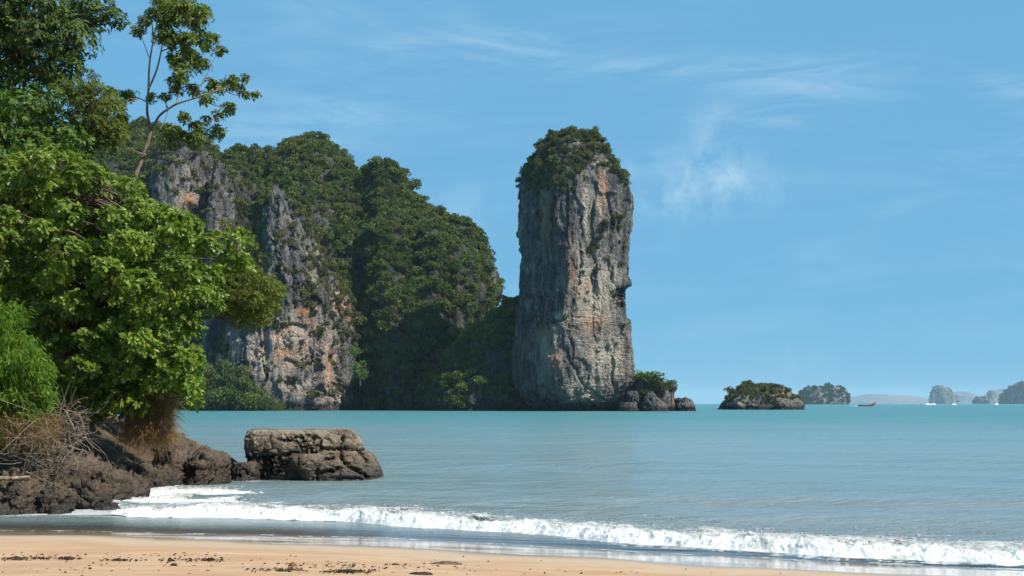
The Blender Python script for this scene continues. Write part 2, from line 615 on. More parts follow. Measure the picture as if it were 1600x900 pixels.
def build_tower(name, prof, section, nth, nz, disp, mat=None, origin_px=None, **ra):
    P, N = tower(prof, section, nth, nz, disp)
    o0 = np.array([P[..., 0].mean(), P[..., 1].mean(), 0.0])
    me = grid_mesh(name, P, rock_attrs(P, **ra), o0)
    o = obj(name, me, mat or M_LIME, loc=tuple(o0))
    return o, P, N


# --- the free-standing pillar
pillar, PG, NG = build_tower('limestone_pillar', [
    (210, 887, 900, 574, 584), (214, 869, 921, 568, 588), (222, 855, 933, 563, 592), (236, 844, 940, 559, 596), (256, 830, 952, 556, 599),
    (274, 823, 963, 554, 600), (290, 818, 974, 553, 601), (312, 816, 982, 552, 602), (350, 814, 982, 552, 602), (400, 814, 980, 552, 602),
    (440, 813, 981, 552, 602), (470, 813, 977, 551, 602), (500, 809, 980, 550, 602), (540, 805, 982, 549, 602), (565, 802, 984, 548, 602),
    (592, 804, 984, 549, 602), (615, 813, 981, 552, 602), (632, 823, 973, 556, 600), (645, 826, 967, 559, 600)],
    PILLAR, 450, 440,
    [d_karst(3, 3.0, 24, 1.7, 7.0, 0.6, strata_top=50),
     d_carve([(981, 465, 16, 12, 9.5), (984, 445, 10, 8, -2.0), (890, 330, 12, 60, 0.8), (845, 480, 30, 40, 1.0), (850, 605, 40, 16, -1.2), (925, 640, 45, 10, 2.0), (930, 480, 6, 90, 0.9), (905, 500, 20, 10, -0.6)]),
     d_cracks([[(931, 285), (926, 340), (929, 400), (927, 450)], [(905, 330), (909, 390), (904, 440)], [(952, 300), (956, 360), (952, 420), (958, 480)], [(866, 498), (888, 493), (912, 497)], [(884, 548), (905, 590), (925, 612), (950, 628)], [(840, 300), (843, 380), (838, 450), (842, 520)], [(866, 290), (862, 360), (867, 430)], [(896, 470), (890, 520), (897, 560)], [(960, 540), (955, 570), (962, 610)]], 1.2, 2.4, 0.16, 7.0)],
    stain=[(905, 440, 16, 60, 0.9), (930, 470, 26, 60, 0.9), (950, 560, 32, 40, 0.85), (920, 610, 40, 25, 0.8), (915, 330, 8, 40, 0.8), (940, 310, 8, 40, 0.7), (895, 400, 10, 30, 0.8), (860, 545, 22, 40, 0.6), (880, 495, 26, 8, 0.9), (975, 470, 8, 8, 1.0), (955, 430, 14, 30, 0.7)],
    rust=[(942, 302, 7, 30, 0.9), (912, 452, 12, 14, 0.6), (925, 505, 22, 14, 0.6), (850, 520, 16, 12, 0.55), (870, 560, 14, 20, 0.6), (855, 345, 10, 40, 0.5), (890, 425, 10, 20, 0.6), (975, 470, 7, 7, 0.8)],
    strata=1.0, strata_top=50)
tag(pillar, 'tall free-standing grey limestone pillar with a green cap rising from the bay', 'rock pillar')

# --- the massif behind it: hills and bare spires
hills = []


def hill(name, prof, section, nth, nz, disp, **ra):
    if name == 'hill': ra['mat'] = M_HILLROCK
    o, P, N = build_tower(name, prof, section, nth, nz, disp, **ra)
    hills.append(o)
    return o, P, N


hA, PA, NA = hill('hill', [(209, 190, 225, 745, 775), (218, 150, 288, 735, 790), (231, 110, 328, 720, 800), (250, 90, 345, 700, 810),
    (300, 60, 365, 670, 830), (400, 40, 380, 650, 850), (645, 20, 400, 640, 880)], ROUND, 220, 150, [d_karst(5, 7, 40, 2.5, 12, 1.0)])
hA2, PA2, NA2 = hill('cliff', [(236, 266, 316, 650, 690), (246, 258, 322, 640, 700), (300, 254, 325, 634, 705), (340, 250, 328, 634, 710), (420, 246, 330, 632, 715), (645, 240, 334, 626, 720)],
    BOXY, 220, 200, [d_karst(8, 2.5, 20, 2.4, 6, 0.8), d_carve([(300, 330, 16, 12, 3.0)])],
    stain=[(300, 318, 26, 22, 0.9), (290, 280, 20, 30, 0.4)], rust=[(298, 315, 18, 12, 0.95), (306, 330, 14, 10, 0.8)])
hB, PB, NB = hill('rock_spire', [(257, 343, 349, 652, 660), (268, 338, 352, 646, 668), (300, 336, 359, 640, 676), (350, 331, 368, 634, 684), (420, 325, 382, 628, 690), (645, 315, 400, 618, 700)],
    WEDGE, 160, 200, [d_karst(9, 1.6, 14, 1.6, 4, 0.7)])
hD2, PD2, ND2 = hill('hill', [(241, 371, 386, 705, 720), (248, 363, 399, 695, 735), (275, 354, 414, 680, 750), (320, 340, 440, 665, 770), (645, 330, 480, 650, 790)], ROUND, 160, 150, [d_karst(10, 4, 24, 2, 9, 0.9)])
hD, PD, ND = hill('hill', [(223, 489, 502, 735, 750), (232, 470, 516, 722, 765), (246, 448, 530, 710, 780), (266, 430, 546, 700, 790),
    (284, 418, 566, 692, 796), (298, 408, 582, 688, 800), (345, 395, 605, 668, 820), (440, 390, 650, 648, 840), (560, 390, 680, 634, 850), (645, 390, 690, 628, 850)], ROUND, 280, 220,
    [d_karst(12, 11, 40, 5, 14, 1.2)])
hC, PC, NC = hill('cliff', [(288, 426, 433, 612, 620), (300, 420, 446, 606, 628), (330, 414, 461, 601, 640), (360, 411, 473, 598, 650), (400, 409, 491, 595, 660), (430, 405, 513, 593, 668),
    (470, 392, 538, 590, 675), (505, 352, 549, 588, 680), (540, 330, 554, 587, 685), (600, 318, 556, 586, 690), (645, 316, 556, 588, 690)], [(-1, 0.25), (-0.8, -0.35), (-0.30, -1), (0.45, -0.92), (0.95, -0.35), (1, 0.2), (0.6, 1), (-0.6, 1)], 420, 360,
    [d_karst(15, 4.5, 24, 2.6, 6.5, 0.8), d_carve([(484, 462, 11, 16, 7.0), (478, 445, 14, 8, 2.0), (432, 470, 8, 60, 2.5), (455, 600, 14, 10, 3.5), (520, 612, 40, 10, 2.5), (345, 540, 12, 10, 3.5), (415, 540, 5, 40, 1.5), (498, 540, 4, 50, 1.6), (452, 530, 30, 14, -1.5)]),
     d_cracks([[(432, 310), (436, 370), (430, 430), (437, 500)], [(455, 350), (462, 420), (458, 480)], [(478, 420), (490, 470), (486, 530), (492, 600)], [(412, 470), (408, 530), (415, 600)], [(512, 440), (522, 500), (518, 560), (526, 630)], [(380, 520), (384, 570), (378, 620)], [(440, 565), (470, 572), (500, 566)], [(420, 512), (450, 506), (480, 512)], [(530, 500), (535, 560), (530, 620)], [(345, 520), (350, 560)]], 1.8, 2.6, 0.14, 8.0)],
    stain=[(448, 535, 46, 44, 1.0), (410, 565, 24, 30, 0.9), (350, 545, 30, 24, 0.85), (515, 570, 12, 60, 0.95), (470, 600, 30, 18, 0.7), (440, 590, 20, 20, 0.7), (490, 420, 10, 40, 0.5), (530, 470, 12, 26, 0.8), (520, 620, 30, 14, 0.5)],
    rust=[(452, 548, 30, 18, 0.85), (480, 486, 14, 8, 1.0), (478, 500, 10, 14, 0.7), (532, 478, 9, 16, 1.0), (544, 490, 6, 14, 0.9), (515, 575, 8, 40, 0.8), (440, 520, 26, 14, 0.5), (350, 550, 18, 10, 0.5)])
hE, PE, NE = hill('hill', [(272, 594, 609, 700, 715), (279, 584, 617, 692, 722), (292, 580, 624, 686, 728), (312, 577, 634, 680, 732), (336, 572, 664, 668, 738), (350, 567, 700, 660, 742), (360, 562, 727, 654, 745),
    (377, 558, 747, 648, 748), (402, 555, 762, 642, 750), (435, 553, 771, 636, 752), (462, 553, 775, 630, 752), (480, 553, 771, 626, 752), (530, 555, 765, 618, 752), (590, 558, 762, 612, 752), (645, 560, 760, 606, 752)],
    WEDGE, 360, 300, [d_karst(18, 12, 36, 5, 12, 1.1), d_carve([(575, 570, 24, 100, 8.0), (640, 470, 16, 120, 5.0), (700, 420, 10, 90, 3.5), (600, 400, 30, 60, -4.0)])],
    stain=[(770, 440, 8, 40, 0.5)])
hF, PF, NF = hill('hill', [(470, 806, 850, 592, 620), (484, 784, 852, 590, 622), (522, 744, 852, 584, 626), (560, 706, 850, 578, 630), (600, 678, 850, 574, 632), (645, 660, 850, 572, 634)],
    ROUND, 200, 150, [d_karst(21, 4, 22, 1.8, 7, 0.8)])
for o, lab, cat in ((hA, 'wooded hill far left behind the shore trees', 'hill'), (hA2, 'grey bare cliff with an orange hollow beside the slender shore tree', 'cliff'),
                    (hB, 'narrow grey rock spire between the two cliffs', 'rock spire'), (hD2, 'small rounded wooded hilltop left of the highest peak', 'hill'),
                    (hD, 'highest wooded hill with a pointed peak', 'hill'), (hC, 'tall grey and orange limestone cliff tapering to a bare spire', 'cliff'),
                    (hE, 'wooded hill with a knob on top and a steep right end', 'hill'), (hF, 'low dark wooded ridge against the foot of the pillar', 'hill')):
    tag(o, lab, cat, kind='structure')

# --- rocks at the right foot of the pillar
def small_karst(seed, s=1.0):
    def fn(P, N):
        q = P / (3.4 * s)
        w = 0.4 * fbm(q, 2, seed=seed)[..., None]
        f1, f2, cid = cell(q * np.array([1, 1, 0.8]) + w, seed=seed)
        g1, g2, c2 = cell(q * 2.6 + w, seed=seed + 2)
        d = 0.9 * (cid - 0.5) - 0.35 * (1 - sstep(f2 - f1, 0, 0.2)) + 0.4 * (c2 - 0.5) - 0.2 * (1 - sstep(g2 - g1, 0, 0.16))
        d += 0.8 * fbm(q * 0.8, 3, seed=seed + 1) + 0.3 * (ridged(P * np.array([1, 1, 0.3]) / (1.5 * s), 3, seed=seed) - 0.3)
        d -= 0.5 * np.exp(-((P[..., 2] - 0.6) / 0.7) ** 2)
        return P + N * np.array([1, 1, 0.6]) * (d * 2.0 * s)[..., None]
    return fn


outcrop, PH1, NH1 = build_tower('rock_outcrop', [(584, 996, 1012, 566, 576), (590, 991, 1026, 563, 580), (602, 989, 1037, 561, 584), (618, 988, 1044, 560, 586), (645, 985, 1050, 559, 588)], BOXY, 160, 110,
    [small_karst(30, 0.9)], mat=M_LIME_SMALL)
tag(outcrop, 'shrub-covered grey rock outcrop against the right foot of the pillar', 'rock')
leaning, PH2, NH2 = build_tower('leaning_rock', [(598, 1040, 1054, 566, 572), (602, 1033, 1059, 564, 575), (608, 1036, 1057, 565, 575), (614, 1042, 1052, 566, 574), (622, 1043, 1053, 565, 575), (645, 1038, 1058, 562, 578)], ROUND, 120, 110,
    [small_karst(31, 0.35)], mat=M_LIME_SMALL, rust=[(1048, 628, 6, 12, 0.6)])
tag(leaning, 'top-heavy mushroom-shaped rock on a narrow reddish stem by the outcrop', 'rock')
ledge, PH3, NH3 = build_tower('rock_ledge', [(622, 1060, 1072, 564, 572), (625, 1053, 1082, 562, 575), (634, 1052, 1085, 561, 577), (645, 1050, 1086, 560, 578)], BOXY, 140, 80,
    [small_karst(32, 0.6)], mat=M_LIME_SMALL)
tag(ledge, 'low flat dark rock ledge at the far right of the outcrop', 'rock')
for k, (prof, lab) in enumerate((([(611, 983, 993, 556, 561), (617, 979, 998, 554, 563), (628, 981, 998, 554, 563), (645, 980, 999, 553, 564)], 'large pale boulder against the outcrop at the pillar foot'),
                    ([(629, 971, 984, 552, 556), (634, 966, 992, 551, 558), (645, 964, 1006, 550, 560)], 'low grey boulder slab at the water edge under the pillar'),
                    ([(612, 1012, 1018, 552, 556), (624, 1006, 1030, 550, 558), (634, 1003, 1042, 549, 560), (645, 1002, 1045, 548, 561)], 'pointed grey rock at the water below the outcrop shrubs'))):
    o, _, _ = build_tower('boulder', prof, BOXY, 110, 70, [small_karst(33 + k, 0.42)], mat=M_LIME_SMALL)
    tag(o, lab, 'boulder', 'boulders at the foot of the pillar')

# --- islet and far islands
islet, PI, NI = build_tower('rock_islet', [(603, 1166, 1198, 698, 712), (608, 1154, 1215, 694, 720), (617, 1143, 1232, 690, 726), (628, 1134, 1246, 686, 730), (636, 1129, 1251, 684, 732), (645, 1125, 1253, 682, 734)], BOXY, 240, 120,
    [small_karst(40, 1.6)], mat=M_LIME_SMALL, stain=[(1160, 630, 20, 10, 0.5), (1225, 620, 20, 12, 0.5)], rust=[(1225, 612, 16, 8, 0.35)])
tag(islet, 'low rocky islet with scrub on top alone on the open water', 'islet')


def far_karst(seed, s):
    def fn(P, N):
        d = s * 6 * fbm(P / (s * 40), 4, 0.55, seed=seed) + s * 3 * (ridged(P * np.array([1, 1, .3]) / (s * 16), 3, seed=seed) - 0.3)
        return P + N * np.array([1, 1, 0.6]) * d[..., None]
    return fn


M_LIME_FAR = mat_limestone('limestone_far', 3.0, mid=(0.22, 0.21, 0.2), coord_scale=0.25)


def island(name, profs, lab, seed, s, cat='island', group=None):
    """one island may be several humps: the tallest is the island, the others are its parts"""
    root = None; surf = []
    for k, prof in enumerate(profs):
        P, N = tower(prof, ROUND if k else WEDGE, 110, 70, [far_karst(seed + k, s)], below=20)
        o0 = np.array([P[..., 0].mean(), P[..., 1].mean(), 0.0])
        nm = name if root is None else 'hump'
        if root is None:
            root = obj(nm, grid_mesh(nm, P, rock_attrs(P), o0), M_LIME_FAR, loc=tuple(o0)); base = o0
        else:
            obj(nm, grid_mesh(nm, P, rock_attrs(P), base), M_LIME_FAR, parent=root)
        surf.append((P, N))
    tag(root, lab, cat, group)
    return root, surf


isl1, S1 = island('island', [[(605, 1266, 1284, 4590, 4635), (610, 1257, 1296, 4567.5, 4657.5), (620, 1251, 1305, 4545, 4680), (634, 1248, 1310, 4530, 4695)],
                             [(606, 1300, 1307, 4590, 4627.5), (611, 1290, 1316, 4567.5, 4650), (622, 1280, 1324, 4552.5, 4665), (634, 1275, 1327, 4545, 4672.5)]], 'round green wooded island with two humps nearest the horizon', 50, 1.6)
isl2, S2 = island('island', [[(602, 1464, 1472, 10285, 10336), (608, 1458, 1480, 10251, 10370), (617, 1456, 1490, 10234, 10387), (632, 1453, 1496, 10217, 10404)]], 'steep grey hazy island with yachts before it', 53, 3.6)
isl3, S3 = island('island', [[(620, 1527, 1540, 8585, 8636), (624, 1522, 1548, 8568, 8653), (632, 1520, 1553, 8551, 8670)]], 'small low hazy green island before the pale rock stack', 56, 1.6)
isl4, S4 = island('rock_stack', [[(610, 1546, 1555, 11645, 11696), (614, 1543, 1558, 11628, 11713), (632, 1541, 1560, 11611, 11730)]], 'pale hazy square rock stack behind the low island', 58, 2.0, 'rock')
isl5, S5 = island('island', [[(598, 1592, 1640, 7752, 7888), (606, 1578, 1660, 7701, 7939), (618, 1568, 1690, 7667, 7973), (632, 1562, 1720, 7650, 7990)]], 'large hazy wooded island cut by the right edge', 60, 3.2)
far1, _ = island('far_hills', [[(617, 1360, 1380, 19720, 20230), (621, 1330, 1440, 19380, 20570), (632, 1290, 1470, 19210, 20910)],
                               [(613, 1500, 1506, 19720, 20230), (618, 1480, 1520, 19380, 20570), (632, 1460, 1545, 19210, 20910)],
                               [(608, 1566, 1574, 19720, 20230), (616, 1550, 1592, 19380, 20570), (632, 1530, 1640, 19210, 20910)]], 'faint blue hills along the horizon', 62, 7.0, 'hills')
tag(far1, kind='structure')

# ---------------------------------------------------------------- sand
SH_X = [-60, -11.9, -5, -2.1, 1.3, 4.5, 9.1, 60]
SH_Y = [40, 33.4, 32.2, 31.2, 29.2, 27.6, 25.6, 6]
BR_X = [-60, -10.3, -6.8, -1.6, 2.75, 6.3, 9.7, 60]
BR_Y = [40, 38.6, 38.2, 35.0, 30.9, 28.4, 27.0, 9]
WET_X = [-60, -12, -8.5, -6.2, -4.6, -2.1, 1.5, 5, 60]
WET_W = [2.2, 2.2, 2.3, 3.1, 3.6, 3.9, 3.6, 3.4, 3.0]


def soft_interp(x, xs, ys, r=1.2):
    return sum(np.interp(x + k * r, xs, ys) for k in (-1, -0.5, 0, 0.5, 1)) / 5


def shore_y(x):
    p = np.stack([x * 0.55, x * 0, x * 0], -1)
    return soft_interp(x, SH_X, SH_Y) + 0.22 * perlin(p + 3.3) + 0.07 * perlin(p * 4.1)


def break_y(x):
    p = np.stack([x * 0.35, x * 0 + 9, x * 0], -1)
    return soft_interp(x, BR_X, BR_Y) + 0.35 * perlin(p)


def sand_z(x, y):
    s = shore_y(x) - y                        # metres inland
    p = np.stack([x, y, x * 0], -1)
    z = np.where(s > 0, 0.052 * s, 0.06 * s)
    return z + sstep(s, 2.0, 6.0) * (0.05 * fbm(p / 3.0, 3) + 0.012 * fbm(p / 0.5, 2)) + 0.02 * perlin(p / np.array([4.0, 1.6, 1]))


def lin_rows(*segs):
    out = []
    for a, b, n in segs:
        out.append(np.linspace(a, b, n, endpoint=False))
    return np.concatenate(out)


ys = lin_rows((-120, 0, 20), (0, 18, 40), (18, 42, 110), (42, 60, 12))
xs = lin_rows((-150, -16, 40), (-16, 16, 190), (16, 150, 41))
X, Y = np.meshgrid(xs, ys)
Z = sand_z(X, Y)
p = np.stack([X, Y, X * 0], -1)
s = shore_y(X) - Y
ww = soft_interp(X, WET_X, WET_W, 0.6) + 0.5 * perlin(p * np.array([0.5, 0.5, 1]) + 1.7) + 0.14 * perlin(p * 2.1)
wet = 1 - sstep(s, ww - 0.9, ww + 0.8)
damp = 1 - sstep(s, ww + 0.8, ww + 3.0 + 1.6 * fbm(p * 0.5, 3))
m = NT('sand')
iso = m.coords()
lay = m.coords((0.35, 1.6, 1))
n1 = m.noise(iso, 0.9, 5, 0.6); n2 = m.noise(iso, 38, 4, 0.7); n3 = m.noise(lay, 1.6, 5, 0.6)
c = m.mix(m.ramp(n1, 0.3, 0.7), (0.395, 0.238, 0.134), (0.465, 0.298, 0.177))
c = m.mix(m.ramp(n3, 0.45, 0.7, 0.0, 0.5), c, (0.55, 0.42, 0.29))
c = m.mix(m.math('MULTIPLY', m.ramp(n2, 0.3, 0.5, 0.4, 0.0), 0.8), c, (0.30, 0.18, 0.10))
c = m.mix(m.math('MULTIPLY', m.attr('damp'), 0.75), c, (0.44, 0.347, 0.252))
c = m.mix(m.math('MULTIPLY', m.attr('wet'), 0.92), c, (0.27, 0.195, 0.135))
h = m.math('ADD', n2, m.math('MULTIPLY', n1, 2.0))
M_SAND = m.set(Base_Color=c, Roughness=m.ramp(m.attr('wet'), 0, 1, 0.95, 0.10), Specular_IOR_Level=m.ramp(m.attr('wet'), 0, 1, 0.15, 0.6),
               Normal=m.bump(h, m.ramp(m.attr('wet'), 0, 1, 0.5, 0.02), 0.02))
sand = obj('beach', grid_mesh('beach', np.stack([X, Y, Z], -1), {'wet': wet, 'damp': damp * (1 - wet)}, wrap=False), M_SAND)
tag(sand, 'orange sand beach with a wet strip at the water', 'beach', kind='structure')

# ---------------------------------------------------------------- sea
rows = [16.0]
while rows[-1] < 40000:
    y = rows[-1]
    rows.append(y + (0.12 if y < 44 else (0.12 + (y - 44) * 0.016)))
rows = np.array(rows)
tt = np.concatenate([-np.linspace(0.46, 2.6, 26)[::-1][:-1], np.linspace(-0.46, 0.46, 280), np.linspace(0.46, 2.6, 26)[1:]])
YY, TT = np.meshgrid(rows, tt, indexing='ij')
XX = YY * TT
P0 = np.stack([XX, YY, XX * 0], -1)
off = YY - break_y(XX)                       # metres seaward of the breaker
sp = np.clip((YY - 44) * 0.016 + 0.12, 0.12, 50)   # local mesh spacing


def swell(q, ang, lam, seed, sharp=1.6):
    c, s_ = math.cos(ang), math.sin(ang)
    u = q[..., 0] * s_ + q[..., 1] * c
    v = q[..., 0] * c - q[..., 1] * s_
    ph = u / lam + 0.6 * perlin(np.stack([v / (lam * 5), u / (lam * 4), v * 0 + seed], -1))
    w = (0.5 + 0.5 * np.sin(2 * np.pi * ph)) ** sharp
    en = np.clip(0.35 + 1.1 * perlin(np.stack([v / (lam * 3.2), u / (lam * 2.2), v * 0 + seed * 3.1], -1)), 0, 1.2)
    return (w - 0.4) * en


ang = math.atan(0.30)
Zs = np.zeros_like(XX)
for lam, amp, da, sd in ((7.5, 0.25, 0.0, 1), (4.2, 0.17, 0.12, 2), (2.3, 0.085, -0.15, 3), (1.15, 0.042, 0.2, 4), (0.62, 0.02, -0.3, 5)):
    k = 1 - sstep(sp, lam / 8, lam / 3)
    shallow = sstep(off, -1.5, 4.0) * 0.9 + 0.1
    Zs += amp * k * shallow * swell(P0, ang + da, lam, sd)
sh_d = YY - shore_y(XX)                      # metres seaward of the water line
Zs *= sstep(sh_d, -0.2, 2.0)
Zs += 0.07 * np.exp(-((off - 0.7) / 0.75) ** 2) * (off > -3) * sstep(XX, -11.5, -9.0)
Zsand = sand_z(XX, np.minimum(YY, 200.0))
depth = np.where(YY > 120, 5.0, Zs - Zsand)
Zs = np.where(sh_d < 2, np.maximum(Zs, np.minimum(0.012, 0.02 + sh_d * 0.05)), Zs)
q = P0
edge = np.exp(-((sh_d - 0.10) / 0.16) ** 2) * (0.55 + 0.6 * perlin(q * 1.3)) + 0.6 * np.exp(-((sh_d - 0.55) / 0.25) ** 2) * np.clip(perlin(q * 0.9 + 8), 0, 1)
left = 1 - sstep(XX, -9.5, -7.0)
foam = np.clip(edge, 0, 1)
trail = np.exp(-(np.maximum(off - 0.5, 0) / (4.2 + 2.2 * sstep(XX, 0, 6))) ** 1.5) * sstep(off, -1.5, -0.4)
foam = np.maximum(foam, trail * np.clip(0.74 + 1.5 * fbm(q * np.array([0.30, 1.0, 1]), 3), 0, 0.95))
# churned white water where the surf meets the rocks
for (fx, fy, rx, ry, s_) in ((210, 778, 70, 20, 1.05), (280, 768, 85, 12, 0.95), (350, 766, 36, 7, 0.95), (320, 788, 130, 12, 0.9), (400, 752, 30, 4, 0.6), (100, 815, 60, 4, 0.45), (250, 815, 200, 6, 0.35)):
    Yf = CAMZ * F / (fy - HOR)
    Xf = (fx - 800) / F * Yf
    ex = rx / F * Yf; ey = ry * Yf / (fy - HOR)
    foam = np.maximum(foam, s_ * np.exp(-((XX - Xf) / ex) ** 2 - ((YY - Yf) / ey) ** 2) * np.clip(0.75 + 0.7 * fbm(q * np.array([0.7, 1.3, 1]), 3), 0, 1))
foam = np.where(YY > 70, 0, foam)
m = NT('sea_water')
iso = m.coords(kind='Object')
pos = m.n('ShaderNodeSeparateXYZ'); m.put(pos.inputs[0], iso)
yy = pos.outputs['Y']
nbig = m.noise(m.coords((0.018, 0.05, 1)), 1.0, 4, 0.6)
nmid = m.noise(m.coords((0.12, 0.34, 1)), 1.0, 4, 0.6)
far_t = m.math('ADD', m.math('LOGARITHM', yy, 10.0), m.math('MULTIPLY', m.math('SUBTRACT', nbig, 0.5), 0.7))
c = m.mix(m.ramp(far_t, 1.40, 1.75), (0.225, 0.240, 0.232), (0.162, 0.238, 0.248))
c = m.mix(m.ramp(far_t, 1.9, 2.6), c, (0.062, 0.190, 0.208))
c = m.mix(m.math('MULTIPLY', m.ramp(nmid, 0.5, 0.75), 0.30), c, (0.19, 0.185, 0.155))
fo = m.attr('foam')
fn1 = m.noise(m.coords((1.0, 1.7, 1), rot=(0, 0, -0.3)), 2.6, 7, 0.72, 0.6)
fn2 = m.voro(m.coords((1.0, 1.8, 1), rot=(0, 0, -0.3)), 3.2, 'DISTANCE_TO_EDGE')
lace = m.math('ADD', fn1, m.ramp(fn2, 0.0, 0.18, 0.16, -0.06))
fm = m.ramp(m.math('ADD', m.math('MULTIPLY', fo, 1.05), m.math('MULTIPLY', m.math('SUBTRACT', lace, 0.5), 1.25)), 0.46, 0.72)
fm = m.math('MULTIPLY', fm, m.ramp(fo, 0.04, 0.2))
c = m.mix(fm, c, (0.66, 0.67, 0.665))
rip1 = m.noise(m.coords((0.8, 2.2, 1), rot=(0, 0, -0.25)), 2.0, 6, 0.62, 0.3)
rip2 = m.noise(m.coords((0.16, 0.5, 1), rot=(0, 0, -0.2)), 1.0, 5, 0.6, 0.2)
hh = m.math('ADD', m.math('MULTIPLY', rip1, 0.16), m.math('MULTIPLY', rip2, 0.55))
hh = m.math('ADD', hh, m.math('MULTIPLY', m.math('MULTIPLY', fm, fn1), 0.25))
bst = m.ramp(m.math('LOGARITHM', yy, 10.0), 1.5, 3.0, 0.9, 0.8)
al = m.ramp(m.attr('depth'), 0.0, 0.28, 0.10, 1.0)
al = m.math('MAXIMUM', al, fm)
M_SEA = m.set(Base_Color=c, Roughness=m.math('MAXIMUM', m.math('MULTIPLY', fm, 0.8), m.ramp(far_t, 1.5, 2.8, 0.14, 0.42)), IOR=1.33, Specular_IOR_Level=0.5,
              Normal=m.bump(hh, bst, 1.1), Alpha=al)
keep = (sh_d > -1.2)
Pm = np.stack([XX, YY, Zs], -1)
nr, nc = XX.shape
j = np.arange(nr - 1)[:, None] * nc; i = np.arange(nc - 1)[None, :]
Q = np.stack([j + i, j + i + 1, j + nc + i + 1, j + nc + i], -1).reshape(-1, 4)
Q = Q[keep.ravel()[Q].all(axis=1)]
used = np.unique(Q); remap = np.full(nr * nc, -1); remap[used] = np.arange(len(used))
sea = obj('sea', mesh_from('sea', Pm.reshape(-1, 3)[used], remap[Q], True, {'depth': np.where(sh_d < 0, 0, depth).ravel()[used], 'foam': foam.ravel()[used]}), M_SEA)
tag(sea, 'teal sea turning sandy grey towards the beach', 'sea', kind='structure')

# ---------------------------------------------------------------- surf: the broken crest
m = NT('surf_foam')
iso = m.coords()
fn = m.noise(m.coords((1.0, 1.4, 1.0)), 3.2, 7, 0.7, 0.5)
dirt = m.noise(m.coords((0.7, 1, 1.2)), 1.7, 5, 0.65, 0.4)
cc = m.mix(m.ramp(m.math('ADD', dirt, m.attr('thin')), 0.42, 0.66, 0.0, 0.85), (0.67, 0.68, 0.67), (0.36, 0.365, 0.325))
alp = m.ramp(m.math('ADD', m.attr('cover'), m.math('MULTIPLY', m.math('SUBTRACT', fn, 0.5), 1.5)), 0.40, 0.62)
M_FOAM = m.set(Base_Color=cc, Roughness=0.8, Specular_IOR_Level=0.3, Alpha=alp, Normal=m.bump(fn, 0.6, 0.08), Subsurface_Weight=0.0)
def surf_strip(u0, u1, nu, yfn, hk, seed, label):
    u = np.linspace(u0, u1, nu)
    v = np.linspace(0, 1, 44)
    Uu, Vv = np.meshgrid(u, v, indexing='ij')
    by = yfn(Uu)
    n1d = lambda f, sd: perlin(np.stack([Uu * f, Uu * 0 + sd * 0.7, Uu * 0 + sd + seed], -1))
    hgt = 0.215 + 0.15 * n1d(0.45, 4) + 0.08 * n1d(1.4, 6) + 0.035 * n1d(4.0, 7)
    hgt = np.maximum(hgt, 0.06)
    hgt *= hk * (0.5 + 0.5 * sstep(Uu, u0, u0 + 1.6)) * (1 - 0.8 * sstep(Uu, u1 - 1.5, u1))
    wid = 1.15 + 0.5 * n1d(0.5, 2) + 0.2 * n1d(1.7, 9)
    vk = [0, 0.10, 0.22, 0.36, 0.52, 0.72, 1.0]
    prof_y = np.interp(Vv, vk, [-0.75, -0.55, -0.36, -0.12, 0.25, 1.3, 4.2]) * wid
    prof_z = np.interp(Vv, vk, [-0.40, 0.12, 0.52, 0.92, 1.0, 0.62, 0.12]) * hgt
    P = np.stack([Uu, by + prof_y, prof_z + 0.035], -1)
    lump = sstep(Vv, 0.0, 0.2) * (1 - sstep(Vv, 0.7, 1.0))
    q = P + 0.15 * fbm(P * 2.0, 2)[..., None]
    f1, f2, cid = cell(q * np.array([4.2, 4.2, 5.0]), 3)
    dd = 0.10 * ridged(q * np.array([1.1, 1.6, 1.6]), 4, 0.6) + 0.055 * (0.55 - f1) + 0.05 * fbm(q * 9.0, 4, 0.7) - 0.03
    dd *= 0.2 + 0.8 * lump
    P[..., 2] += dd
    P[..., 1] -= 0.6 * dd + 0.25 * fbm(P * np.array([0.9, 0.5, 0.5]), 4, 0.6)
    cover = np.interp(Vv, [0, 0.06, 0.2, 0.45, 0.6, 0.85, 1.0], [0.50, 0.85, 0.95, 0.74, 0.56, 0.42, 0.0])
    cover = cover + (0.05 + 0.5 * sstep(Vv, 0.25, 0.6)) * perlin(np.stack([Uu * 0.8, Vv * 2, Uu * 0 + 3], -1)) + 0.15 * sstep(Vv, 0.1, 0.5) * perlin(np.stack([Uu * 3.1, Vv * 4, Uu * 0 + 5], -1))
    thin = 0.16 * sstep(Vv, 0.25, 0.5) - 0.06
    cover = cover - 0.5 * sstep(Uu, u1 - 1.5, u1) - 0.4 * (1 - sstep(Uu, u0, u0 + 0.8))
    o = obj('surf', grid_mesh('surf', P, {'cover': cover, 'thin': thin}, wrap=False), M_FOAM)
    tag(o, label, 'surf', kind='stuff')
    return P, n1d


P2, _ = surf_strip(-13.2, -8.2, 420, lambda x: 46.6 + 0.25 * (x + 11) + 0.4 * perlin(np.stack([x, x * 0, x * 0], -1)), 0.42, 3.3, 'short white wash breaking against the rocks at left')
P3, _ = surf_strip(-12.2, -7.4, 420, lambda x: 42.2 - 0.1 * (x + 10) + 0.4 * perlin(np.stack([x, x * 0, x * 0 + 4], -1)), 0.50, 5.7, 'white splash beside the jagged rock behind the long surf line')
P, n1d = surf_strip(-10.7, 14.0, 1450, break_y, 0.74, 0.0, 'long white line of broken surf rolling to the beach')
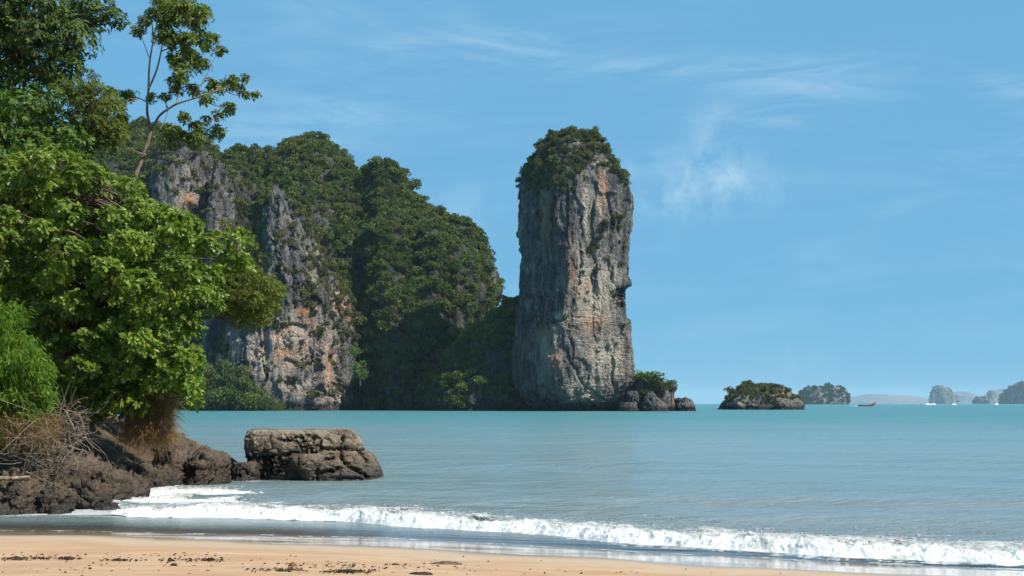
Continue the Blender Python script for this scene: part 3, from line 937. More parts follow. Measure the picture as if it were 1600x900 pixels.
# droplets and froth flecks thrown up along the crest
r = np.random.default_rng(77)
k = 9000
iu = r.integers(0, P.shape[0], k); iv = np.clip((r.beta(2.2, 2.6, k) * P.shape[1] * 0.8).astype(int), 0, P.shape[1] - 1)
pos = P[iu, iv] + np.abs(r.normal(size=(k, 1))) * np.array([0, -0.02, 0.045]) * (0.4 + 1.6 * np.clip(n1d(0.9, 12)[iu, 0] + 0.3, 0, 1))[:, None] + 0.02 * r.normal(size=(k, 3))
sz = 0.003 + 0.006 * r.random(k) ** 3
a_ = nrm(r.normal(size=(k, 3))); b_ = nrm(np.cross(a_, r.normal(size=(k, 3)))); c_ = np.cross(a_, b_)
V = np.stack([pos + sz[:, None] * (a_ * ca + b_ * cb + c_ * cc_) for ca, cb, cc_ in ((1, 1, 1), (1, -1, -1), (-1, 1, -1), (-1, -1, 1))], 1).reshape(-1, 3)
kk = np.arange(k)[:, None] * 4
Ft = np.concatenate([kk + np.array([[0, 1, 2]]), kk + np.array([[0, 3, 1]]), kk + np.array([[0, 2, 3]]), kk + np.array([[1, 3, 2]])])
m = NT('spray_white')
M_FLECK = m.set(Base_Color=m.mix(m.ramp(m.noise(m.coords(), 3.0, 3), 0.3, 0.7), (0.60, 0.61, 0.60), (0.70, 0.71, 0.71)), Roughness=0.7)
tag(obj('sea_spray', mesh_from('sea_spray', V, Ft, True), M_FLECK), 'white flecks of spray thrown up along the surf', 'spray', kind='stuff')

# ---------------------------------------------------------------- foliage builders
def leaf_quads(centers, axes, length, width, rnd, droop=0.0):
    """one small folded leaf clump (two triangles sharing a rib) per centre, pointing along axes"""
    n = len(centers)
    a = nrm(axes)
    up = np.tile(np.array([0, 0, 1.0]), (n, 1)) + 0.7 * rnd.normal(size=(n, 3))
    side = nrm(np.cross(a, up)); nn = np.cross(side, a)
    L = (length * (0.7 + 0.6 * rnd.random(n)))[:, None]; Wd = (width * (0.7 + 0.6 * rnd.random(n)))[:, None]
    b = centers - a * L * 0.5
    t = centers + a * L * 0.5 - np.array([0, 0, 1.0]) * (droop * L)
    l = centers + side * Wd * 0.5 + nn * Wd * 0.18; r = centers - side * Wd * 0.5 + nn * Wd * 0.18
    V = np.stack([b, l, t, r], axis=1).reshape(-1, 3)
    k = np.arange(n)[:, None] * 4
    return V, k + np.array([[0, 1, 2, 3]])


def rosettes(centers, axes, k, length, width, rnd, tilt=(0.1, 0.7), curl=0.15):
    """whorls of k obovate leaves; every leaf is folded along its rib"""
    n = len(centers)
    a = nrm(axes)
    ref = nrm(rnd.normal(size=(n, 3)))
    e1 = nrm(np.cross(a, ref)); e2 = np.cross(a, e1)
    az = (np.arange(k)[None, :] / k + rnd.random((n, 1)) + 0.12 * rnd.normal(size=(n, k))) * 2 * np.pi
    ti = tilt[0] + (tilt[1] - tilt[0]) * rnd.random((n, k))
    rad = e1[:, None] * np.cos(az)[..., None] + e2[:, None] * np.sin(az)[..., None]
    d = nrm(rad * np.cos(ti)[..., None] + a[:, None] * np.sin(ti)[..., None])
    nn = nrm(a[:, None] - d * (d * a[:, None]).sum(-1, keepdims=True))
    side = np.cross(d, nn)
    L = (length * (0.65 + 0.6 * rnd.random((n, k))))[..., None]; Wd = L * width / length
    c = centers[:, None]
    g = np.array([0, 0, -1.0])
    def pt(f, s_, up):
        return c + d * L * f + side * Wd * s_ + nn * Wd * up + g * L * curl * f * f
    V = np.stack([pt(0.06, 0, 0), pt(0.42, 0.34, 0.10), pt(0.74, 0.5, 0.12), pt(1.0, 0, 0), pt(0.74, -0.5, 0.12), pt(0.42, -0.34, 0.10)], axis=2)
    m_ = n * k
    V = V.reshape(-1, 3)
    b = np.arange(m_)[:, None] * 6
    Fq = np.concatenate([b + np.array([[0, 1, 2, 3]]), b + np.array([[0, 3, 4, 5]])], axis=0)
    return V, Fq, m_


def tube(pts, radii, sides=6):
    pts = np.asarray(pts, float); radii = np.asarray(radii, float)
    t = nrm(np.gradient(pts, axis=0))
    ref = np.array([0.3, 1.0, 0.2])
    e1 = nrm(np.cross(t, ref)); e2 = np.cross(t, e1)
    th = np.arange(sides) / sides * 2 * np.pi
    V = pts[:, None] + radii[:, None, None] * (np.cos(th)[None, :, None] * e1[:, None] + np.sin(th)[None, :, None] * e2[:, None])
    n = len(pts)
    j = np.arange(n - 1)[:, None] * sides; i = np.arange(sides)[None, :]; i2 = (i + 1) % sides
    Fq = np.stack([j + i, j + i2, j + sides + i2, j + sides + i], -1).reshape(-1, 4)
    return V.reshape(-1, 3), Fq


class Geo:
    def __init__(self): self.v = []; self.f = []; self.n = 0
    def add(self, V, Fq):
        self.v.append(V); self.f.append(np.asarray(Fq) + self.n); self.n += len(V)
    def mesh(self, name, smooth=True, **kw):
        return mesh_from(name, np.vstack(self.v), np.vstack(self.f), smooth, **kw)


def bez(a, b, sag=0.0, bow=None, n=7, wob=0.0, rnd=rng):
    a = np.asarray(a, float); b = np.asarray(b, float)
    t = np.linspace(0, 1, n)[:, None]
    mid = (a + b) / 2 + (np.array([0, 0, sag]) if bow is None else np.asarray(bow))
    P = (1 - t) ** 2 * a + 2 * t * (1 - t) * mid + t ** 2 * b
    if wob:
        w = rnd.normal(size=P.shape) * wob; w[0] = 0; w[-1] = 0
        P = P + w
    return P


# ---------------------------------------------------------------- distant crowns
def crown_mesh(name, seed, R=1.0, H=0.9, n_leaf=330, lobes=9, leaf=0.20, flat=0.75):
    """a crown about 1 unit in radius, standing on z = 0: uneven lobes covered in leaf clumps"""
    r = np.random.default_rng(seed)
    C = []
    for k in range(lobes):
        a = r.random() * 2 * np.pi; q = math.sqrt(r.random()) * 0.62 * R
        C.append((q * math.cos(a), q * math.sin(a), (0.35 + 0.65 * r.random()) * H * (1 - 0.35 * q / R), (0.30 + 0.2 * r.random()) * R))
    C = np.array(C)
    pick = r.choice(lobes, n_leaf, p=C[:, 3] ** 2 / (C[:, 3] ** 2).sum())
    d = nrm(r.normal(size=(n_leaf, 3)) + np.array([0, 0, 0.35]))
    pos = C[pick, :3] + d * C[pick, 3:4] * (0.75 + 0.3 * r.random((n_leaf, 1))) * np.array([1, 1, flat])
    ax = nrm(d * 0.5 + r.normal(size=(n_leaf, 3)) * 0.8)
    V, Fq = leaf_quads(pos, ax, leaf, leaf * 0.8, r)
    tint = np.clip(0.15 + 0.35 * r.random(n_leaf) + 0.55 * (r.random(lobes)[pick] - 0.2), 0, 1)
    return mesh_from(name, V, Fq, False, fattrs={'tint': tint})


def proto_set(prefix, mat, n, **kw):
    c = bpy.data.collections.new(prefix)          # not linked to the scene: only a palette for the mass of forest
    for k in range(n):
        kv = dict(kw, H=(0.9, 0.7, 1.05, 0.8, 1.2, 0.7, 0.95)[k % 7], flat=(0.75, 0.6, 0.8, 0.65, 0.85, 0.6, 0.7)[k % 7], lobes=(9, 12, 8, 14, 7, 10, 11)[k % 7])
        me = crown_mesh(prefix, 100 + k, **kv)
        me.materials.append(mat)
        c.objects.link(bpy.data.objects.new(prefix, me))
    return c


PAL_FOREST = proto_set('forest_crown', M_FOREST, 7, n_leaf=420, leaf=0.19, lobes=8)
PAL_SCRUB = proto_set('scrub_crown', M_SCRUB, 5, n_leaf=300, leaf=0.22)
PAL_FAR = proto_set('far_crown', M_FAR, 4, n_leaf=120, leaf=0.42, lobes=6)


def scatter_group(coll):
    g = bpy.data.node_groups.new('grow', 'GeometryNodeTree')
    g.interface.new_socket(name='Geometry', in_out='INPUT', socket_type='NodeSocketGeometry')
    g.interface.new_socket(name='Geometry', in_out='OUTPUT', socket_type='NodeSocketGeometry')
    N = g.nodes; L = g.links
    gi = N.new('NodeGroupInput'); go = N.new('NodeGroupOutput')
    ci = N.new('GeometryNodeCollectionInfo'); ci.inputs['Collection'].default_value = coll
    ci.inputs['Separate Children'].default_value = True; ci.inputs['Reset Children'].default_value = True
    ip = N.new('GeometryNodeInstanceOnPoints'); ip.inputs['Pick Instance'].default_value = True
    def na(nm, t):
        a = N.new('GeometryNodeInputNamedAttribute'); a.data_type = t; a.inputs['Name'].default_value = nm
        return a.outputs['Attribute']
    L.new(gi.outputs[0], ip.inputs['Points']); L.new(ci.outputs[0], ip.inputs['Instance'])
    L.new(na('pick', 'INT'), ip.inputs['Instance Index'])
    L.new(na('rot', 'FLOAT_VECTOR'), ip.inputs['Rotation'])
    L.new(na('size', 'FLOAT_VECTOR'), ip.inputs['Scale'])
    L.new(ip.outputs[0], go.inputs[0])
    return g


def mass(name, pts, sizes, coll, label, cat, seed=1):
    r = np.random.default_rng(seed)
    n = len(pts)
    me = bpy.data.meshes.new(name)
    me.vertices.add(n); me.vertices.foreach_set('co', np.asarray(pts, np.float32).ravel())
    me.attributes.new('pick', 'INT', 'POINT').data.foreach_set('value', r.integers(0, len(coll.objects), n).astype(np.int32))
    rot = np.stack([0.18 * r.normal(size=n), 0.18 * r.normal(size=n), r.random(n) * 6.283], 1).astype(np.float32)
    me.attributes.new('rot', 'FLOAT_VECTOR', 'POINT').data.foreach_set('vector', rot.ravel())
    sz = (np.asarray(sizes)[:, None] * np.stack([np.ones(n), np.ones(n), 0.8 + 0.5 * r.random(n)], 1)).astype(np.float32)
    me.attributes.new('size', 'FLOAT_VECTOR', 'POINT').data.foreach_set('vector', sz.ravel())
    o = obj(name, me)
    o.modifiers.new('grow', 'NODES').node_group = scatter_group(coll)
    tag(o, label, cat, kind='stuff')
    return o


def sow(P, N, per_m2, dens, seed, front_only=True):
    """random points on a grid surface with local density per_m2 * dens(px, py, nz, point)"""
    r = np.random.default_rng(seed)
    a = P[:-1]; b = np.roll(P, -1, axis=1)[:-1]; c = P[1:]
    area = np.linalg.norm(np.cross(b - a, c - a), axis=-1)
    px, py = to_px(a)
    nz = N[:-1, :, 2]; ny = N[:-1, :, 1]
    d = dens(px, py, nz, a) * (a[..., 2] > 2.0)
    if front_only:
        d = d * (ny < 0.55)
    lam = np.clip(area * per_m2 * d, 0, 4)
    cnt = r.poisson(lam)
    jj, ii = np.nonzero(cnt)
    rep = cnt[jj, ii]
    jj = np.repeat(jj, rep); ii = np.repeat(ii, rep)
    u = r.random((len(jj), 1)); v = r.random((len(jj), 1))
    return a[jj, ii] + (b - a)[jj, ii] * u + (c - a)[jj, ii] * v, N[:-1][jj, ii]


# ---- what grows where
def nz_full(lo=-0.1, hi=0.25):
    return lambda px, py, nz, p: sstep(nz + 0.35 * fbm(p / 14.0, 2), lo, hi)


def dens_A(px, py, nz, p):
    return sstep(nz + 0.4 * fbm(p / 14.0, 2), -0.05, 0.2)


def dens_cliffA(px, py, nz, p):
    return sstep(nz + 0.7 * fbm(p / 9.0, 3), 0.16, 0.36) * 0.9 + 0.5 * sstep(-py, -246, -238)


def dens_C(px, py, nz, p):
    n = fbm(p / 9.0, 3)
    base = sstep(nz + 0.7 * n, 0.42, 0.6)
    right = sstep(px - np.interp(py, [280, 330, 400, 470, 540, 640], [436, 452, 480, 520, 546, 553]), -4, 4)
    left = sstep(np.interp(py, [280, 330, 400, 470, 500, 520], [424, 417, 412, 402, 392, 300]) - px, -3, 3) * (py < 520)
    patch = np.exp(-(((px - 500) / 14) ** 2 + ((py - 512) / 16) ** 2)) + 0.8 * np.exp(-(((px - 440) / 14) ** 2 + ((py - 375) / 18) ** 2))
    return np.clip(0.7 * base * (py > 330) + right + left + (patch > 0.4) * 0.8, 0, 1)


def dens_E(px, py, nz, p):
    n = fbm(p / 12.0, 3)
    bare = sstep(px, 764, 770) * (py < 480) * 0.9 + (py > 596) * sstep(n, -0.25, 0.1) * 0.8 + np.exp(-(((px - 585) / 9) ** 2 + ((py - 283) / 10) ** 2)) * 0.9
    return np.clip(sstep(nz + 0.35 * n, -0.22, 0.0) - bare, 0, 1)


def dens_F(px, py, nz, p):
    return np.clip(sstep(nz + 0.4 * fbm(p / 9.0, 2), -0.15, 0.1) - (py > 590) * sstep(fbm(p / 10.0, 2), -0.1, 0.15), 0, 1)


def dens_G(px, py, nz, p):
    n = fbm(p / 6.0, 3)
    edge = np.interp(px, [808, 830, 850, 880, 900, 930, 960, 990], [300, 296, 292, 300, 282, 268, 276, 300])
    cap = sstep(edge - py + 26 * n, -4, 6) * (1 - 0.75 * (py > 262) * ((px < 822) | (px > 974)))
    gaps = sstep(n, 0.22, 0.34) * 0.6
    return np.clip(cap - gaps, 0, 1)


def grow(name, sets, per_m2, size, coll, label, cat, seed, sink=0.25):
    pts, nn = zip(*[sow(P, N, per_m2, f, seed + k) for k, (P, N, f) in enumerate(sets)])
    pts = np.vstack(pts); nn = np.vstack(nn)
    r = np.random.default_rng(seed)
    sz = size * (0.45 + 1.15 * r.random(len(pts)) ** 2.5)
    pts = pts + nn * np.array([1, 1, 0.3]) * (sz * 0.12)[:, None] - np.array([0, 0, 1]) * (sz * sink)[:, None]
    return mass(name, pts, sz, coll, label, cat, seed), len(pts)


NFOR = []
NFOR.append(grow('forest', [(PD, ND, nz_full(-0.3, 0.0))], 0.105, 3.2, PAL_FOREST, 'dense forest over the highest pointed hill', 'forest', 201))
NFOR.append(grow('forest', [(PE, NE, dens_E)], 0.105, 3.2, PAL_FOREST, 'dense forest over the steep-ended hill beside the pillar', 'forest', 211))
NFOR.append(grow('forest', [(PF, NF, dens_F)], 0.10, 3.0, PAL_FOREST, 'dark forest on the low ridge at the pillar foot', 'forest', 221))
NFOR.append(grow('forest', [(PA, NA, dens_A), (PD2, ND2, nz_full(-0.3, 0.0))], 0.095, 3.3, PAL_FOREST, 'forest over the left hills behind the shore trees', 'forest', 231))
NFOR.append(grow('cliff_scrub', [(PC, NC, dens_C), (PA2, NA2, dens_cliffA), (PB, NB, dens_cliffA)], 0.12, 2.2, PAL_SCRUB, 'scrub growing in the ledges of the grey and orange cliffs', 'scrub', 241))
NFOR.append(grow('cliff_top_scrub', [(PG, NG, dens_G)], 0.30, 1.8, PAL_SCRUB, 'olive green scrub capping the limestone pillar', 'scrub', 251))
NFOR.append(grow('islet_scrub', [(PI, NI, lambda px, py, nz, p: sstep(nz + 0.6 * fbm(p / 6.0, 3), 0.25, 0.5) * (py < 626))], 0.35, 1.5, PAL_SCRUB, 'scrub on top of the lone rocky islet', 'scrub', 261))
for k, (Sx, lab) in enumerate(((S1, 'wood covering the round two-humped island'), (S2, 'sparse wood on the steep hazy island'), (S3, 'wood covering the small low hazy island'), (S5, 'wood covering the hazy island at the right edge'))):
    cover = 0.35 if k == 1 else 1.0
    NFOR.append(grow('island_wood', [(P_, N_, (lambda px, py, nz, p, cv=cover: cv * sstep(nz + 0.3 * fbm(p / 40.0, 2), -0.2, 0.1) * (p[..., 2] > 5))) for P_, N_ in Sx], 0.012 if k == 0 else 0.006, 8.0, PAL_FAR, lab, 'wood', 271 + 10 * k))
print('forest', [n for _, n in NFOR])


# ---------------------------------------------------------------- single trees and shrubs far off
def far_tree_mesh(seed, mat, **kw):
    me = crown_mesh('crown', seed, **kw); me.materials.append(mat)
    return me


G_CROWN = [far_tree_mesh(400 + k, M_GROVE, n_leaf=520, lobes=11, leaf=0.17, H=1.1, flat=0.8) for k in range(4)]
S_CROWN = [far_tree_mesh(420 + k, M_SCRUB, n_leaf=300, lobes=7, leaf=0.22, H=0.8) for k in range(4)]
g = Geo()
g.add(*tube([(0, 0, -0.35), (0.03, 0, -0.1), (0.0, 0.04, 0.3), (0.05, 0.02, 0.7)], [0.085, 0.07, 0.05, 0.02]))
for k in range(5):
    a = k * 1.26
    g.add(*tube(bez((0.02, 0.02, 0.05 + 0.08 * k), (0.5 * math.cos(a), 0.5 * math.sin(a), 0.55 + 0.05 * k), 0.05), np.linspace(0.035, 0.012, 7)))
TRUNK_ME = g.mesh('trunk'); TRUNK_ME.materials.append(M_BARK)


def far_tree(name, px, py, Y, size, crown, label, cat, group=None, zs=1.0, rz=None):
    """px, py: foot of the crown in the photograph"""
    t = empty(name, tuple(W(px, py, Y)), random.random() * 6.28 if rz is None else rz, size)
    t.scale = (size, size, size * zs)
    obj('crown', crown, parent=t); obj('trunk', TRUNK_ME, parent=t)
    tag(t, label, cat, group)
    return t


def surface_Y(P, px, py):
    x, y = to_px(P)
    d = (x - px) ** 2 + (y - py) ** 2 + np.where(P[..., 1] > P[..., 1].mean(), 1e6, 0)
    k = np.unravel_index(np.argmin(d), d.shape)
    return P[k][1]


# grove at the foot of the orange cliff
ORD = ['first', 'second', 'third', 'fourth', 'fifth', 'sixth', 'seventh', 'eighth', 'ninth', 'tenth', 'eleventh', 'twelfth', 'thirteenth', 'fourteenth', 'fifteenth', 'sixteenth', 'seventeenth', 'eighteenth', 'nineteenth', 'twentieth']
n_tree = 0
for row, Yr, items in (('shore', 566, ((300, 640, 5.6), (322, 641, 5.0), (344, 640, 5.6), (368, 641, 5.4), (392, 641, 4.8), (412, 642, 4.0), (428, 642, 3.0), (440, 643, 2.0))),
                       ('middle', 572, ((308, 618, 5.4), (336, 620, 5.2), (360, 618, 5.6), (386, 622, 5.2), (406, 628, 4.0))),
                       ('upper', 577, ((330, 598, 4.8), (352, 592, 5.0), (376, 600, 4.6)))):
    for k, (px, py, sz) in enumerate(items):
        far_tree('grove_tree', px, py, Yr, sz, G_CROWN[n_tree % 4], 'tree in the grove at the orange cliff foot, %s row, %s from the left' % (row, ORD[k]), 'tree', 'grove at the cliff foot', 1.3)
        n_tree += 1
far_tree('cliff_tree', 563, 594, 584, 4.8, G_CROWN[1], 'bright green tree at the right edge of the orange cliff by the dark gully', 'tree', zs=1.3)
far_tree('cliff_tree', 552, 560, 586, 3.6, G_CROWN[2], 'smaller tree just above the bright tree beside the dark gully', 'tree', zs=1.2)
# shrubs clinging to the sunlit face of the pillar
SHR = ((962, 342, 3.2), (950, 352, 3.0), (940, 360, 2.6), (968, 353, 2.0), (972, 338, 2.2), (944, 347, 2.0), (933, 372, 2.6), (918, 391, 3.0), (928, 386, 2.4), (947, 403, 2.0), (969, 378, 1.7), (976, 384, 1.5), (934, 420, 2.2), (913, 425, 1.7), (971, 413, 2.2), (888, 383, 1.3), (979, 500, 1.7), (974, 510, 2.2), (983, 535, 1.5))
for k, (px, py, sz) in enumerate(sorted(SHR, key=lambda q_: q_[1])):
    Yk = surface_Y(PG, px, py) - 0.5
    far_tree('cliff_shrub', px, py + 4, Yk, sz, S_CROWN[k % 4], 'olive shrub on the sunlit face of the pillar, %s counted from the top' % ORD[k], 'shrub', 'shrubs on the pillar face', 1.0)
# shrubs on the outcrop and islet
for k, (px, py, sz, lab) in enumerate(((1002, 594, 5.0, 'shrub on the left top of the outcrop right of the pillar'), (1018, 600, 5.6, 'largest rounded shrub on the outcrop right of the pillar'), (1031, 612, 4.2, 'shrub hanging over the seaward side of the outcrop'),
                                       (1009, 618, 3.8, 'low shrub on the front of the outcrop by the pillar'), (1046, 601, 3.2, 'shrub on top of the mushroom-shaped rock'), (1038, 606, 3.2, 'small shrub between outcrop and mushroom-shaped rock'),
                                       (973, 628, 1.6, 'shrub at the foot of the pillar above the slab'))):
    far_tree('outcrop_shrub', px, py + 3, 559, sz, G_CROWN[k % 4], lab, 'shrub', zs=0.8)
far_tree('islet_tree', 1137, 612, 700, 2.3, S_CROWN[0], 'small tree at the left end of the lone islet', 'tree', zs=1.3)
far_tree('islet_tree', 1188, 604, 702, 2.6, G_CROWN[1], 'bushy tree on the highest point of the lone islet', 'tree', zs=0.6)

# ---------------------------------------------------------------- boats
def paint(name, c, rough=0.5):
    m = NT(name)
    n = m.noise(m.coords(), 1.5, 3)
    return m.set(Base_Color=m.mix(m.ramp(n, 0.3, 0.7, 0.0, 0.35), c, tuple(x * 0.7 for x in c)), Roughness=rough)


M_WOOD = paint('boat_wood', (0.10, 0.06, 0.04)); M_WHITE = paint('white_paint', (0.8, 0.8, 0.8), 0.35); M_CANVAS = paint('canopy_cloth', (0.16, 0.10, 0.09)); M_STEEL = paint('mast_metal', (0.75, 0.76, 0.78), 0.3)


def hull(L, Bm, H, bow_rise, stern_rise, mat, name, parent, nx=24, ns=9):
    """lofted hull, bow at +x"""
    t = np.linspace(0, 1, nx)
    half = Bm / 2 * np.clip(np.sin(np.pi * (0.08 + 0.92 * t)) ** 0.55, 0.02, 1)
    sheer = H + bow_rise * t ** 4 + stern_rise * (1 - t) ** 3
    keel = -0.35 * H + (bow_rise * 0.75 + H) * np.clip((t - 0.72) / 0.28, 0, 1) ** 2
    a = np.linspace(-1, 1, ns)
    V = np.empty((nx, ns * 2, 3))
    for k in range(ns):
        V[:, k, 0] = (t - 0.5) * L
        V[:, k, 1] = half * np.sign(a[k]) * np.abs(a[k]) ** 0.6
        V[:, k, 2] = keel + (sheer - keel) * np.abs(a[k]) ** 1.8
        V[:, ns * 2 - 1 - k, 0] = V[:, k, 0]
        V[:, ns * 2 - 1 - k, 1] = V[:, k, 1] * 0.86
        V[:, ns * 2 - 1 - k, 2] = np.maximum(V[:, k, 2] + 0.02 * L, sheer - 0.25 * H)
    return obj(name, grid_mesh(name, V, wrap=True, cap=True), mat, parent)


def box_geo(c, s):
    c = np.array(c); s = np.array(s) / 2
    V = np.array([[x, y, z] for x in (-1, 1) for y in (-1, 1) for z in (-1, 1)]) * s + c
    return V, np.array([[0, 1, 3, 2], [4, 6, 7, 5], [0, 4, 5, 1], [2, 3, 7, 6], [0, 2, 6, 4], [1, 5, 7, 3]])


bp = W(1355, 632.8, 1500); bp[2] = 0.0
lt = empty('longtail_boat', tuple(bp), 0.12)
tag(lt, 'dark wooden longtail boat with a canopy under way to the left of the yachts', 'boat')
hull(19, 2.4, 1.0, 3.6, 1.0, M_WOOD, 'hull', lt)
g = Geo()
g.add(*box_geo((-1.5, 0, 3.0), (9, 2.1, 0.12)))
can = obj('canopy', g.mesh('canopy', False), M_CANVAS, lt)
for x in (-5.6, -1.5, 2.6):
    for y in (-0.95, 0.95):
        g = Geo(); g.add(*tube([(x, y, 0.6), (x, y, 2.95)], [0.06, 0.06])); obj('canopy_post', g.mesh('canopy_post'), M_WOOD, lt)
g = Geo(); g.add(*tube([(-7.6, 0, 1.8), (-9.5, 0, 2.3), (-13, 0.2, 0.0)], [0.10, 0.07, 0.04])); obj('tail_shaft', g.mesh('tail_shaft'), M_STEEL, lt)
g = Geo(); g.add(*box_geo((-7.7, 0, 1.9), (1.1, 0.7, 0.7))); obj('engine', g.mesh('engine', False), M_STEEL, lt)

# bow spray of the longtail
g = Geo()
r_ = np.random.default_rng(5)
pos = np.stack([-9 - 8 * r_.random(160), 1.1 * r_.normal(size=160), 0.15 + 0.35 * r_.random(160)], 1)
V, Fq = leaf_quads(pos, r_.normal(size=(160, 3)), 0.9, 0.5, r_)
M_SPRAY = paint('spray', (0.85, 0.86, 0.86), 0.8)
wk = obj('boat_wake', mesh_from('boat_wake', V, Fq, False), M_SPRAY, loc=tuple(bp))
tag(wk, 'white churned wake behind the longtail boat', 'wake', kind='stuff')

YACHTS = ((1451, 2500, 26, 0.5, 1.0, 'white sailing yacht with a tall bare mast left of the steep hazy island'), (1459, 2560, 25, 0.9, 1.0, 'second white yacht mast close to the left side of the steep island'),
          (1491, 2700, 17, 0.2, -1.0, 'white sailing yacht at the right foot of the steep hazy island'), (1557, 2900, 17, 0.4, 1.0, 'white yacht before the pale square rock stack'))
for px, Yk, mast, rz, sg, lab in YACHTS:
    bp = W(px, 630, Yk); bp[2] = 0
    y = empty('sailing_yacht', tuple(bp), rz)
    tag(y, lab, 'yacht', 'yachts on the horizon')
    L = mast * 0.62
    hull(L, L * 0.3, 1.7, 0.9, 0.0, M_WHITE, 'hull', y)
    g = Geo(); g.add(*tube([(0.05 * L, 0, 0.5), (0.05 * L, 0, mast)], [0.22, 0.12])); obj('mast', g.mesh('mast'), M_STEEL, y)
    g = Geo(); g.add(*tube([(0.05 * L, 0, 3.0), (-0.38 * L, 0, 3.0)], [0.30, 0.24])); obj('boom', g.mesh('boom'), M_WHITE, y)
    g = Geo(); V, Fq = box_geo((-0.05 * L, 0, 2.1), (0.38 * L, L * 0.17, 1.1)); V[[5, 7], 0] -= 0.1 * L; g.add(V, Fq); obj('cabin', g.mesh('cabin', False), M_WHITE, y)
    g = Geo(); g.add(*tube([(0.05 * L, 0, mast * 0.97), (0.48 * L, 0, 2.3)], [0.05, 0.05], 4)); g.add(*tube([(0.05 * L, 0, mast * 0.97), (-0.46 * L, 0, 2.0)], [0.05, 0.05], 4)); obj('stay', g.mesh('stay'), M_STEEL, y)
#PART4

# ---------------------------------------------------------------- headland under the trees
def land_edge(y):
    """x of the water's edge of the headland"""
    return np.interp(y, [34, 37, 40, 44, 48, 52, 56, 60, 66, 80, 110], [-26, -22, -18.5, -16.0, -14.4, -13.4, -13.0, -13.4, -15.0, -20, -30])


ys = lin_rows((34, 62, 130), (62, 115, 40)); xs = lin_rows((-95, -20, 50), (-20, -9, 100))
X, Y = np.meshgrid(xs, ys)
p = np.stack([X, Y, X * 0], -1)
d = land_edge(Y) - X + 0.7 * fbm(p / 3.0, 3)
Z = np.where(d > 0, 0.75 * np.maximum(d, 0) ** 0.9, 0.7 * d) + 0.35 * (ridged(p / 1.6, 4, 0.6) - 0.3) * sstep(d, -1, 0.5) + 0.8 * fbm(p / 6.0, 3) * sstep(d, 0, 3)
Z = np.minimum(Z, 9 + 0.1 * d)
Z = np.maximum(Z, -1.5)
pp = np.stack([X, Y, Z], -1)
m = NT('earth_bank')
iso = m.coords()
n1 = m.noise(iso, 1.4, 6, 0.65); n2 = m.noise(iso, 9, 5, 0.7)
c = m.mix(m.ramp(n1, 0.3, 0.7), (0.035, 0.024, 0.017), (0.13, 0.085, 0.055))
c = m.mix(m.ramp(n2, 0.4, 0.65, 0.0, 0.6), c, (0.17, 0.115, 0.07))
M_EARTH = m.set(Base_Color=c, Roughness=0.95, Normal=m.bump(m.math('ADD', n1, n2), 0.9, 0.12), Specular_IOR_Level=0.15)
bank = obj('bank', grid_mesh('bank', pp, wrap=False), M_EARTH)
tag(bank, 'dark earth and rock bank under the shore trees', 'bank', kind='structure')


# ---------------------------------------------------------------- shore rocks
def d_rock(seed, s, jag=1.0, fine=0.16):
    def fn(P, N):
        q = P / s
        w = 0.35 * fbm(q * 0.9, 2, seed=seed)[..., None]
        f1, f2, cid = cell(q * np.array([1.0, 1.0, 1.35]) + w, seed=seed)
        d = 0.48 * (cid - 0.5) - 0.26 * (1 - sstep(f2 - f1, 0.0, 0.16))
        g1, g2, c2 = cell(q * 2.7 + w, seed=seed + 4)
        d += fine / 0.16 * (0.20 * (c2 - 0.5) - 0.12 * (1 - sstep(g2 - g1, 0.0, 0.14)))
        h1, h2, c3 = cell(q * 6.5 + 2 * w, seed=seed + 7)
        d += fine / 0.16 * (0.07 * (c3 - 0.5) - 0.05 * (1 - sstep(h2 - h1, 0.0, 0.15)))
        d += 0.34 * fbm(q * 0.6, 2, seed=seed + 2) + fine * (ridged(q * 2.6, 5, 0.68, seed=seed + 1) - 0.3)
        return P + N * (d * s * 0.62 * jag)[..., None]
    return fn


def shore_attrs(P, pale_lo=0.7, pale_hi=1.8, wet_z=0.45):
    z = P[..., 2] + 0.15 * fbm(P * 2.0, 2)
    return {'wet': 1 - sstep(z, wet_z * 0.3, wet_z * 1.6), 'pale': sstep(z, pale_lo, pale_hi)}


def shore_rock(prof, section, seed, s, label, nth=150, nz=90, mat=None, cat='rock', group=None, pale=(0.6, 1.8), name='shore_rock', wet_z=0.4, jag=1.35, fine=0.16, extra=()):
    P, N = tower(prof, section, nth, nz, [d_rock(seed, s, jag, fine)] + list(extra), below=0.8)
    o0 = np.array([P[..., 0].mean(), P[..., 1].mean(), 0.0])
    o = obj(name, grid_mesh(name, P, shore_attrs(P, pale[0], pale[1], wet_z), o0), mat or M_SHORE, loc=tuple(o0))
    tag(o, label, cat, group)
    return o, P, N


